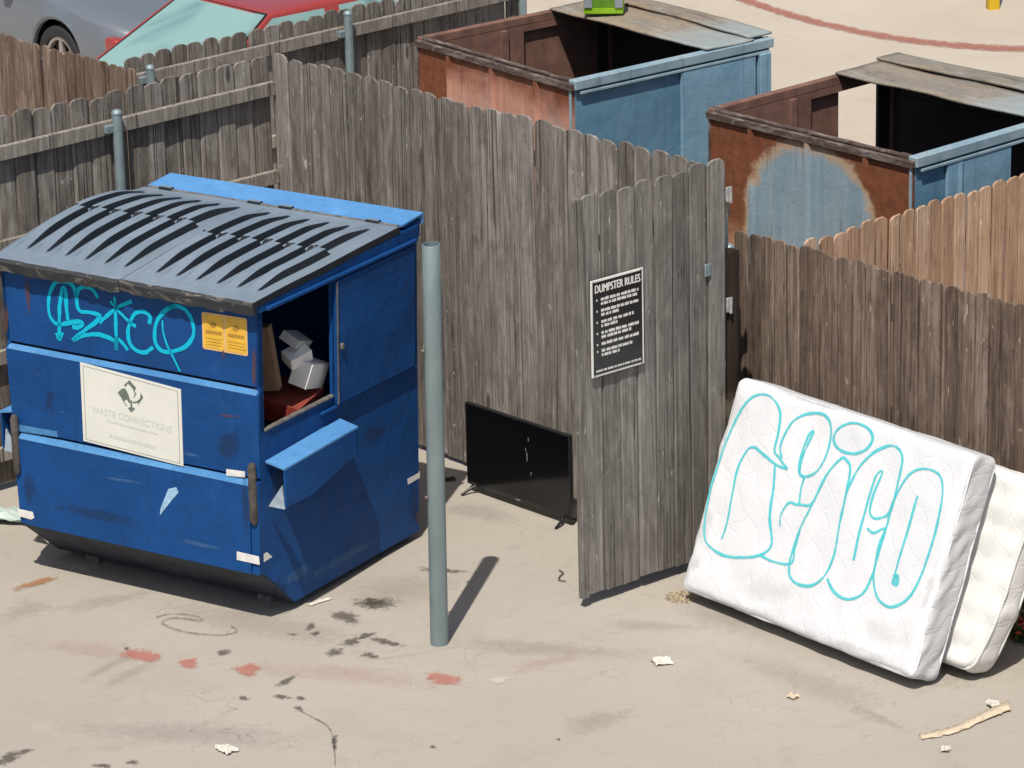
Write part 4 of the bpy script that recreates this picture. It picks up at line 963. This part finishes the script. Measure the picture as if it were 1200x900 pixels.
def disp1(p, n):
    if abs(n.y) > .7: return front_disp(p.x, p.z)
    f = .010*noise.noise(p*4)
    if abs(n.x) > .5: f += .012*noise.noise(Vector((p.y*6, p.z*9-p.y*16, 2.)))+.006*math.sin((p.z*1.-p.y*1.6)*30+6*noise.noise(p*4))*(.5+noise.noise(p*3+Vector((9, 0, 0))))  # slanting wrinkles
    return f
mp = rounded_pad(ML/2, MT/2, MH_/2, .048, 60, 6, 44, disp1)
mid_ = (mbl+mbr)[:2]/2
matt = thing('mattress', 'white mattress with cyan bubble-letter graffiti leaning at the brown fence', 'mattress', (mid_[0], mid_[1], 0.0), mang)
Rl = Matrix.Translation(Vector((0, 0, MZ+.004))) @ Matrix.Rotation(-LEAN, 4, 'X') @ Matrix.Translation(Vector((0, MT/2, MH_/2)))
mp.T = lambda v: Rl @ v
mp.build('pad', [MAT1, SIDEF], matt, True)
# piping along the edges of the front and back panels
def piping(mb, hx, hy, hz, y, r_=.008, rr=.05, disp=None):
    pts = []
    for (cx_, cz_, a0) in ((hx-rr, hz-rr, 0), (-hx+rr, hz-rr, 90), (-hx+rr, -hz+rr, 180), (hx-rr, -hz+rr, 270)):
        for k in range(5):
            a = R(a0+k*22.5); pts.append((cx_+rr*math.cos(a), y, cz_+rr*math.sin(a)))
    out = []
    for i in range(len(pts)):
        p, q = Vector(pts[i]), Vector(pts[(i+1) % len(pts)]); m_ = max(1, int((q-p).length/.07))
        for k in range(m_):
            t = p.lerp(q, k/m_); t += Vector((noise.noise(t*7), noise.noise(t*6+Vector((5, 0, 0))), noise.noise(t*7+Vector((0, 9, 0)))))*.006; out.append(t)
    out.append(out[0].copy()); mb.tube(out, r_, 7, False)
m = MB(); m.T = mp.T; piping(m, ML/2-.010, 0, MH_/2-.010, -MT/2+.026); m.build('piping', MAT1, matt, True)
m = MB(); m.T = mp.T; piping(m, ML/2-.010, 0, MH_/2-.010, MT/2-.026); m.build('piping', MAT1, matt, True)
# bubble letters: photo pixel -> mattress front plane
mrot = Matrix.Translation(matt.location) @ Matrix.Rotation(mang, 4, 'Z') @ Rl
mo = mrot @ Vector((0, -MT/2, 0)); mn = (mrot.to_3x3() @ Vector((0, -1, 0))); minv = mrot.inverted()
def on_mat(x, y):
    d = Vector(ray(x, y)); o_ = Vector((0, 0, CAM_H)); t = mn.dot(mo-o_)/mn.dot(d); q = minv @ (o_+d*t); return q.x, q.z
bl = MB(); bl.T = mp.T
def bub(pts, wd=.0150, closed=False):
    P = catmull([(780+x/2.25, 420+y/2.25, 0) for x, y in pts], 8, closed)
    spray(bl, [on_mat(p.x, p.y) for p in P], wd*.98, lambda a, b: (a, -MT/2-.0035-front_disp(a, b), b))
bub([(322, 292), (300, 262), (288, 242), (298, 195), (303, 140), (278, 100), (235, 100), (195, 145), (152, 240), (116, 360), (103, 450), (112, 490), (150, 518), (200, 525), (250, 518), (279, 490), (276, 420), (286, 330), (289, 280)])
bub([(148, 476), (165, 420), (188, 300), (212, 248), (232, 234), (258, 252), (292, 280), (322, 292)])
bub([(306, 262), (305, 225), (335, 168), (378, 145), (420, 150), (436, 185), (425, 250), (405, 292), (378, 310), (354, 303), (362, 255), (388, 195), (375, 205), (356, 260), (352, 302), (368, 316)])
bub([(365, 315), (356, 345), (350, 384), (326, 380), (306, 410), (302, 442)]); bub([(350, 384), (378, 388), (392, 376)]); bub([(250, 518), (282, 535), (330, 540), (340, 500), (352, 458)])
bub([(547, 210), (530, 240), (495, 251), (458, 240), (442, 212), (458, 183), (495, 170), (532, 182)], .0150, True)
bub([(462, 265), (425, 310), (385, 390), (350, 460), (325, 545), (335, 585), (375, 600), (415, 580), (445, 520), (460, 440), (480, 350), (488, 290), (476, 267)], .0150, True)
bub([(478, 358), (510, 290), (555, 245), (600, 230), (625, 258), (615, 320), (594, 400), (560, 422), (540, 408), (548, 360), (572, 300), (552, 318), (520, 430), (497, 532)])
bub([(534, 448), (550, 460), (578, 450), (566, 500), (546, 570), (520, 620), (480, 635), (445, 615), (428, 580)])
bub([(580, 450), (600, 380), (640, 310), (680, 291), (720, 305), (731, 350), (720, 430), (690, 530), (650, 620), (600, 655), (562, 635), (549, 580), (562, 500)], .0150, True)
bub([(666, 362), (640, 450), (604, 572)]); bub([(600, 578), (612, 574), (610, 594), (600, 590), (604, 580)], .022)
set_edge(bl.build('graffiti', decal_mat('cyan_spray_soft', (.09, .54, .59), .88, .62, 7, .34), matt), bl.e)
SMUDGE = decal_mat('mattress_smudge', (.33, .32, .30), .17, .5, 14, .35); YSTAIN = decal_mat('mattress_stain', (.45, .40, .30), .12, .5, 9, .4)
def msmudge(mat, cx_, cy_, rx, ry, ang):
    vs = []; e = []; a0 = R(ang); n_ = 18
    for q, (f_, ev) in enumerate(((0, 0.), (.5, .36), (1., .71), (1.35, 1.))):
        for k in range(n_ if q else 1):
            t = 2*math.pi*k/n_; x, y = rx*f_*math.cos(t), ry*f_*math.sin(t); a_, b_ = on_mat(cx_+x*math.cos(a0)-y*math.sin(a0), cy_+x*math.sin(a0)+y*math.cos(a0))
            vs.append((a_, -MT/2-.0028-front_disp(a_, b_), b_)); e.append(ev)
    fs = [(0, 1+k, 1+(k+1) % n_) for k in range(n_)]+[(1+q*n_+k, 1+(q+1)*n_+k, 1+(q+1)*n_+(k+1) % n_, 1+q*n_+(k+1) % n_) for q in range(2) for k in range(n_)]
    m = MB(); m.T = mp.T; m.add(vs, fs); o = m.build('smudge', mat, matt); at = o.data.attributes.new('edge', 'FLOAT', 'POINT')
    for i, x in enumerate(e): at.data[i].value = x
for a in ((828, 615, 7, 22, 15), (816, 660, 6, 10, 20), (880, 716, 40, 5, 21), (1000, 760, 50, 6, 22), (1090, 690, 5, 30, 15), (950, 470, 40, 5, 18)): msmudge(SMUDGE, *a)
for a in ((900, 690, 50, 16, 20), (1030, 740, 40, 14, 20), (860, 480, 20, 20, 0)): msmudge(YSTAIN, *a)
# the cream mattress behind, sagging, its right end showing
M2L, M2H, M2T = 1.93, 1.165, .235
L2 = R(22)
def disp2(p, n):
    f = .016*noise.noise(p*3+Vector((4, 0, 0)))+.004*noise.noise(p*11)
    if abs(n.x) > .5: f += .010*math.sin(p.z*23+p.y*9+4*noise.noise(p*4))*(.5+.5*noise.noise(p*3))+.022*(1-(p.y/(M2T/2))**2)
    if abs(n.y) > .6: f += .011*math.sin((p.x+p.z)*17)*math.sin((p.x-p.z)*17)+.009*noise.noise(Vector((p.x*5, 0, p.z*14)))*min(1., max(0., p.x))
    return f
R2 = Matrix.Translation(Vector((0, 0, M2T*math.sin(L2)))) @ Matrix.Rotation(-L2, 4, 'X') @ Matrix.Translation(Vector((0, M2T/2, M2H/2)))
mp2 = rounded_pad(M2L/2, M2T/2, M2H/2, .07, 40, 8, 40, disp2)
def bend2(v):
    q = R2 @ v; k = max(0, v.z/(M2H/2)); lo = max(0, -v.z/(M2H/2))
    return Vector((q.x-.10*lo**2.2+.03*k, q.y-.0*lo, q.z))
mp2.T = bend2
off2 = Vector((-math.sin(mang), math.cos(mang), 0))*.300+Vector((math.cos(mang), math.sin(mang), 0))*.21
matt2 = thing('mattress', 'cream mattress with puckered sides sandwiched behind the graffitied one', 'mattress', (mid_[0]+off2.x, mid_[1]+off2.y, .004), mang+.01)
mp2.build('pad', MAT2, matt2, True)
for y in (-M2T/2+.045, M2T/2-.045):
    m = MB(); m.T = bend2; piping(m, M2L/2+.012, 0, M2H/2-.008, y, .009, .06); m.build('piping', MAT2, matt2, True)

# ------------------------------------------------------------------ cars beyond the fences
TYRE = plain('tyre_rubber', (.02, .02, .021), .85, 0, .2, 30); RIMM = plain('alloy_rim', (.42, .38, .36), .35, .6, .1, 12); WELL = plain('wheel_well', (.006, .006, .007), .95)
def car_paint(name, col, rough=.28):
    n = NT(name); c = n.coord(); a = n.noise(c, 3, 4, .6); n.done(n.mix(a, tuple(x*.92 for x in col), tuple(min(1, x*1.06) for x in col)), rough, .15, .5); n.b.inputs['Coat Weight'].default_value = .5; n.b.inputs['Coat Roughness'].default_value = .06; return n.m
def make_car(label, loc, rz, paint, glassm, L=4.5, Wd=1.76, belt=.93, roof=1.43, wx=(.86, 3.5), cowl=1.28, wtop=2.0, rtop=3.35, rbot=4.0):
    """x runs from the nose to the tail, y = 0 on the centre line"""
    car = thing('parked_car', label, 'car', loc, rz, None); hw = Wd/2; wr = .325; ar = .385
    def top(x):
        if x < cowl: return .66+(belt-.66)*min(1, (x/cowl))**.55
        if x > rbot: return belt-.05*((x-rbot)/(L-rbot))
        return belt
    def plan(x):
        e = 1.0
        if x < .7: e = 1-.20*((.7-x)/.7)**2.2
        if x > L-.6: e = 1-.16*((x-L+.6)/.6)**2.2
        return hw*e
    def bot(x):
        z = .20+.10*max(0, (.35-x)/.35)+.10*max(0, (x-L+.35)/.35)
        for c_ in wx:
            if abs(x-c_) < ar: z = max(z, wr+math.sqrt(ar*ar-(x-c_)**2))
        return z
    xs = sorted(set([round(L*i/70, 4) for i in range(71)]+[round(c_+ar*math.cos(R(a)), 4) for c_ in wx for a in range(0, 181, 10)]))
    mb = MB(); vs = []; npf = 15
    for x in xs:
        t, b, p = top(x), bot(x), plan(x)
        prof = [(p-.05, b+.0), (p-.012, b+.004), (p, b+.03), (p+.004, max(b+.035, .52)), (p-.010, max(b+.04, t-.17)), (p-.040, max(b+.05, t-.06)), (p-.11, t-.012), (p*.5, t+.018)]
        full = [(y, z) for y, z in prof]+[(-y, z) for y, z in reversed(prof)]
        full.insert(8, (0, t+.026))
        vs += [(x, y, z) for y, z in full]
    n = 17; fs = [(i*n+k, i*n+k+1, (i+1)*n+k+1, (i+1)*n+k) for i in range(len(xs)-1) for k in range(n-1)]
    fs += [tuple(range(n)), tuple((len(xs)-1)*n+k for k in range(n-1, -1, -1))]
    mb.add(vs, fs); body = mb.build('body', paint, car, 38)
    MB().box((.25, -hw+.2, .19), (L-.25, hw-.2, .55)).build('underbody', WELL, car)
    for c_ in wx:
        for s in (-1, 1):
            mb = MB(); mb.tube([(c_, s*(hw-.31), wr), (c_, s*(hw-.30), wr)], ar+.02, 28); mb.build('wheel_well', WELL, car)
            mb = MB()
            def ring(y, r_): return [(c_+r_*math.cos(2*math.pi*k/32), s*y, wr+r_*math.sin(2*math.pi*k/32)) for k in range(32)]
            sec = [(hw-.21, wr*.66), (hw-.215, wr*.9), (hw-.20, wr*.985), (hw-.17, wr), (hw-.06, wr), (hw-.035, wr*.98), (hw-.022, wr*.90), (hw-.03, wr*.70), (hw-.05, wr*.66)]
            for y, r_ in sec: mb.add(ring(y, r_), [])
            f = [(i*32+k, i*32+(k+1) % 32, ((i+1) % 9)*32+(k+1) % 32, ((i+1) % 9)*32+k) for i in range(9) for k in range(32)]
            mb.f += f; mb.mi += [0]*len(f); whl = mb.build('wheel', TYRE, car, 50)
            mb = MB(); r0 = wr*.665
            mb.add(ring(hw-.045, r0)+ring(hw-.045, r0-.028)+ring(hw-.10, r0-.03)+ring(hw-.10, r0), [(a*32+k, a*32+(k+1) % 32, ((a+1) % 4)*32+(k+1) % 32, ((a+1) % 4)*32+k) for a in range(4) for k in range(32)])
            for q in range(5):
                a = 2*math.pi*q/5+.3; d_ = Vector((math.cos(a), 0, math.sin(a))); e_ = Vector((-math.sin(a), 0, math.cos(a)))
                C_ = Vector((c_, s*(hw-.055), wr)); ps = []
                for rr, ww in ((.03, .035), (r0-.01, .022)):
                    for yy in (0, -.03*s): ps += [C_+d_*rr+e_*ww+Vector((0, yy, 0)), C_+d_*rr-e_*ww+Vector((0, yy, 0))]
                mb.add(ps, [(0, 1, 5, 4), (2, 6, 7, 3), (0, 4, 6, 2), (1, 3, 7, 5)])
            mb.tube([(c_, s*(hw-.085), wr), (c_, s*(hw-.048), wr)], .055, 16); mb.build('rim', RIMM, whl, 40)
            mb = MB(); mb.tube([(c_, s*(hw-.14), wr), (c_, s*(hw-.11), wr)], r0-.035, 24); mb.build('brake_disc', plain('brake_dark', (.05, .045, .04), .6, .3), whl)
    # greenhouse
    bw, tw_ = hw-.10, hw-.29
    A = [(cowl, belt+.012), (wtop, roof-.02), (rtop, roof-.03), (rbot, belt+.012)]
    def cab(x, z, s, ins=0.): k = (z-belt)/(roof-belt); return Vector((x, s*(bw+(tw_-bw)*k-ins), z))
    mb = MB(); q = [cab(x, z, 1) for x, z in A]+[cab(x, z, -1) for x, z in A]
    mb.add(q, [(0, 1, 2, 3), (7, 6, 5, 4), (0, 4, 5, 1), (2, 6, 7, 3)]); mb.build('cabin', paint, car)
    mb = MB(); mb.grid(14, 12, lambda u, v: (wtop-.02+(rtop-wtop+.04)*u, (v*2-1)*(tw_+.012), roof-.025+.035*(1-(2*v-1)**4)*(1-.35*(2*u-1)**4)-.012*(2*u-1)**2))
    ro = mb.build('roof', paint, car, True)
    so = ro.modifiers.new('thick', 'SOLIDIFY'); so.thickness = .03; so.offset = -1
    def pane(nm, c4, off):
        e1, e2 = c4[1]-c4[0], c4[3]-c4[0]; nn = e1.cross(e2).normalized(); mid = sum(c4, Vector())/4
        if nn.dot(mid-Vector(((wtop+rtop)/2, 0, belt-.3))) < 0: nn.negate()
        nn *= abs(off)
        def fn(u, v):
            p = (c4[0]*(1-u)+c4[1]*u)*(1-v)+(c4[3]*(1-u)+c4[2]*u)*v
            return p+nn*(1+2.5*math.sin(math.pi*u)*math.sin(math.pi*v))
        mb = MB(); mb.grid(10, 8, fn); return mb.build(nm, glassm, car, True)
    sh = lambda c4, k: [p.lerp(sum(c4, Vector())/4, k) for p in c4]
    ws = [cab(*A[0], 1, .05), cab(*A[0], -1, .05), cab(*A[1], -1, .045), cab(*A[1], 1, .045)]; wsh = pane('windshield', ws, -.006)
    if wsh.data.polygons[0].normal.z < 0: wsh.data.flip_normals()
    for a_, b_ in ((0, 3), (1, 2), (0, 1), (3, 2)):
        mb = MB(); mb.tube([ws[a_], ws[b_]], .012, 6); mb.build('window_seal', WELL, car)
    pane('rear_window', sh([cab(*A[3], -1), cab(*A[3], 1), cab(*A[2], 1), cab(*A[2], -1)], .09), -.006)
    for s in (-1, 1):
        mx = (A[1][0]+A[2][0])/2
        f4 = sh([cab(*A[0], s), cab(mx-.03, belt+.012, s), cab(mx-.03, roof-.03, s), cab(*A[1], s)], .10); r4 = sh([cab(mx+.03, belt+.012, s), cab(*A[3], s), cab(*A[2], s), cab(mx+.03, roof-.03, s)], .10)
        pane('side_window', f4, .006*-s); pane('side_window', r4, .006*-s)
        MB().rbox((cowl+.30, s*(hw+.02)-.09, belt+.015), (cowl+.43, s*(hw+.02)+.09, belt+.14), .03, 3).build('mirror', paint, car, 40)
        for dx_ in (mx-.28, mx+.68): MB().rbox((dx_, s*hw-.012, belt-.17), (dx_+.16, s*hw+.022, belt-.14), .008, 2).build('door_handle', RIMM, car, 40)
        MB().rbox((-.005, s*(hw-.42)-.17, .56), (.16, s*(hw-.42)+.17, .66), .03, 2).build('headlight', LGREY, car, 40)
        MB().rbox((L-.12, s*(hw-.30)-.13, .66), (L+.004, s*(hw-.30)+.13, .80), .03, 2).build('tail_light', plain('tail_red', (.35, .01, .01), .3), car, 40)
    mb = MB(); mb.tube([(cowl-.02, .50, belt+.03), (cowl+.06, -.10, belt+.055)], .008, 6); mb.tube([(cowl-.02, -.05, belt+.03), (cowl+.05, -.58, belt+.05)], .008, 6); mb.build('wiper', WELL, car)
    return car
def glass_mat(name, a, b):
    n = NT(name); c = n.coord(); z = n.noise(c, 1.1, 3, .5, .8); return n.done(n.mix(n.smooth(z, .46, .72), a, b), .07, 0, .6)
TEAL = glass_mat('teal_windshield', (.22, .36, .35), (.07, .15, .18)); SMOKE = glass_mat('smoke_glass', (.02, .025, .03), (.03, .035, .04))
# silver car: side towards the yard, tail to the left; wheel centre set from the photograph
make_car('silver grey-blue car with dark wheel arch beyond the reddish brown fence', W(-8.29+.98, 4.1+.88), FA+math.pi, car_paint('silver_blue_paint', (.155, .175, .205)), SMOKE, wx=(.98, 3.6))
# red car: nose towards the dumpster yard
make_car('red car with pale teal windshield parked beyond the grey fence', W(-5.17, 1.60), FA+math.pi/2, car_paint('red_paint', (.36, .050, .042)), TEAL, roof=1.44, cowl=1.20, wtop=2.04, Wd=1.80)

# ------------------------------------------------------------------ yellow bollard in the yard
yb_ = gz(1164, 12)
bo = thing('bollard', 'bright yellow square post standing on the far concrete', 'bollard', (yb_[0], yb_[1]+.05, 0), .2)
YELL = plain('yellow_paint', (.72, .47, .01), .5, 0, .08, 10)
MB().rbox((-.055, -.055, .0), (.055, .055, .95), .008, 2).build('shaft', YELL, bo, 30); MB().rbox((-.062, -.062, .951), (.062, .062, .99), .01, 2).build('cap', YELL, bo, 30)

# ------------------------------------------------------------------ litter
PAPER = plain('crumpled_paper', (.56, .53, .47), .8, 0, .12, 30); STRAW = plain('dry_cardboard', (.56, .46, .33), .85, 0, .2, 25); TEALP = plain('pale_plastic', (.42, .50, .47), .5, 0, .2, 9)
def scrap(name, label, px, size, mat, seed, cat='litter', crump=.35, h=.02):
    p = gz(*px); r = random.Random(seed); mb = MB(); nx, ny = 7, 6
    mb.grid(nx, ny, lambda u, v: ((u-.5)*size[0]*(1+.2*noise.noise(Vector((v*3, seed, 0)))), (v-.5)*size[1]*(1+.25*noise.noise(Vector((u*3, seed, 5)))),
            .006+h*abs(noise.noise(Vector((u*3.3, v*3.3, seed))))+h*crump*abs(noise.noise(Vector((u*8, v*8, seed))))))
    o = mb.build(name, mat, None); o.location = (p[0], p[1], 0); o.rotation_euler = (0, 0, r.uniform(0, 3)); so = o.modifiers.new('t', 'SOLIDIFY'); so.thickness = .002
    return tag(o, label, cat)
scrap('paper_scrap', 'round pale crumpled paper scrap on concrete below red paint marks', (266, 880), (.085, .11), PAPER, 3, h=.035)
scrap('paper_scrap', 'cream crumpled paper scrap on concrete between gate and mattress', (776, 777), (.09, .11), PAPER, 5, h=.04)
scrap('paper_scrap', 'thin white paper sliver beside the dumpster corner', (375, 706), (.16, .03), PAPER, 8, h=.012)
scrap('paper_scrap', 'small white paper scrap beside the cardboard strip', (1108, 880), (.06, .05), PAPER, 11, h=.03)
scrap('paper_scrap', 'tiny pale curl of paper below the white mattress', (929, 818), (.05, .06), STRAW, 13, h=.03)
scrap('plastic_sheet', 'pale teal plastic sheet lying at the dumpster left side', (5, 608), (.42, .26), TEALP, 15, h=.10)
# torn cardboard strip
mb = MB(); P = catmull([(1078, 863, 0), (1105, 858, 0), (1125, 852, 0), (1150, 840, 0), (1168, 832, 0), (1183, 826, 0)], 6); vs = []
for i, p in enumerate(P):
    t = i/(len(P)-1); wdt = (3.2+2.0*t+2.2*noise.noise(Vector((i*.9, 3, 0)))); zz = .006+.010*t+.008*abs(noise.noise(Vector((i*.5, 0, 0))))
    for k in (-1, 0, 1): vs.append(gz(p.x+k*wdt*.35, p.y+k*wdt, zz+.006*(k == 0)))
mb.add([Vector(v)-Vector(gz(1130, 850)) for v in vs], [(3*i+k, 3*i+k+1, 3*i+k+4, 3*i+k+3) for i in range(len(P)-1) for k in range(2)])
o = mb.build('cardboard_strip', STRAW, None, True); o.location = gz(1130, 850); so = o.modifiers.new('t', 'SOLIDIFY'); so.thickness = .002; tag(o, 'torn tan cardboard strip lying in front of the mattresses', 'cardboard')
scrap('paper_scrap', 'cream wad of paper resting on the torn cardboard strip', (1163, 829), (.05, .07), PAPER, 21, h=.05).location.z = .012
mb = MB(); P = catmull([Vector(gz(*q, .012))-Vector(gz(657, 675)) for q in ((655, 668), (660, 671), (656, 675), (655, 679), (663, 681))], 6)
mb.tube(P, .004, 6); o = mb.build('wire_scrap', plain('dark_wire', (.10, .085, .07), .7), None, True); o.location = gz(657, 675); tag(o, 'short bent dark wire on the concrete before the television', 'wire')
p = gz(520, 563); mb = MB(); mb.grid(8, 5, lambda u, v: ((u-.5)*.16, (v-.5)*.05, .01+.03*abs(noise.noise(Vector((u*4, v*4, 2.))))))
o = mb.build('leaf_litter', plain('dead_leaf', (.05, .03, .02), .9), None); o.location = p; so = o.modifiers.new('t', 'SOLIDIFY'); so.thickness = .003; tag(o, 'dark dead leaf scrap in the shade behind the pipe post', 'leaf')
# dry grass wisp under the mattress corner, and the weeds with red petals at its far side
def tuft(name, label, loc, n, hgt, spread, mats, seed, cat, petals=0):
    root = thing(name, label, cat, loc); r = random.Random(seed); mb = MB(); pt = MB()
    for i in range(n):
        a = r.uniform(0, 6.28); rad = spread*math.sqrt(r.random()); bx, by = rad*math.cos(a), rad*math.sin(a); h = hgt*r.uniform(.4, 1.); le = r.uniform(.2, .9)*h; da = r.uniform(0, 6.28); wd = r.uniform(.25, .6)*(.006 if hgt < .05 else .016)
        pts = [Vector((bx+math.cos(da)*le*t*t, by+math.sin(da)*le*t*t, h*t*(1-.25*t))) for t in (0, .4, .75, 1)]; q = Vector((-math.sin(da), math.cos(da), 0))*wd
        mb.add([pts[0]-q, pts[0]+q, pts[1]-q, pts[1]+q, pts[2]-q*.7, pts[2]+q*.7, pts[3]], [(0, 1, 3, 2), (2, 3, 5, 4), (4, 5, 6)])
        if i < petals:
            c = pts[3]
            for k in range(5):
                b = k*1.257+a; d = Vector((math.cos(b), math.sin(b), .35))*.022; e = Vector((-math.sin(b), math.cos(b), 0))*.011; pt.add([c, c+d*.6+e, c+d, c+d*.6-e], [(0, 1, 2, 3)])
    tag(mb.build('leaves', mats[0], root), kind='stuff')
    if petals: tag(pt.build('petals', mats[1], root), kind='stuff')
    return root
DRY = plain('dry_grass', (.42, .32, .18), .9, 0, .25, 40); GREENL = plain('weed_leaf', (.075, .115, .03), .8, 0, .4, 30); PET = plain('red_petals', (.52, .06, .03), .7, 0, .3, 30)
gl = gz(798, 700); tuft('dry_grass', 'wisp of dry grass under the left corner of the white mattress', (gl[0], gl[1], 0), 240, .030, .10, (DRY,), 3, 'grass')
gl = gz(1196, 748); tuft('weed', 'low green weed with red flowers beside the cream mattress', (gl[0]+.06, gl[1]+.03, 0), 260, .16, .15, (GREENL, PET), 5, 'weed', 40)
gl = gz(1230, 738); tuft('weed', 'trailing green weed with few red flowers along the brown fence foot', (gl[0], gl[1]+.1, 0), 200, .15, .17, (GREENL, PET), 9, 'weed', 18)
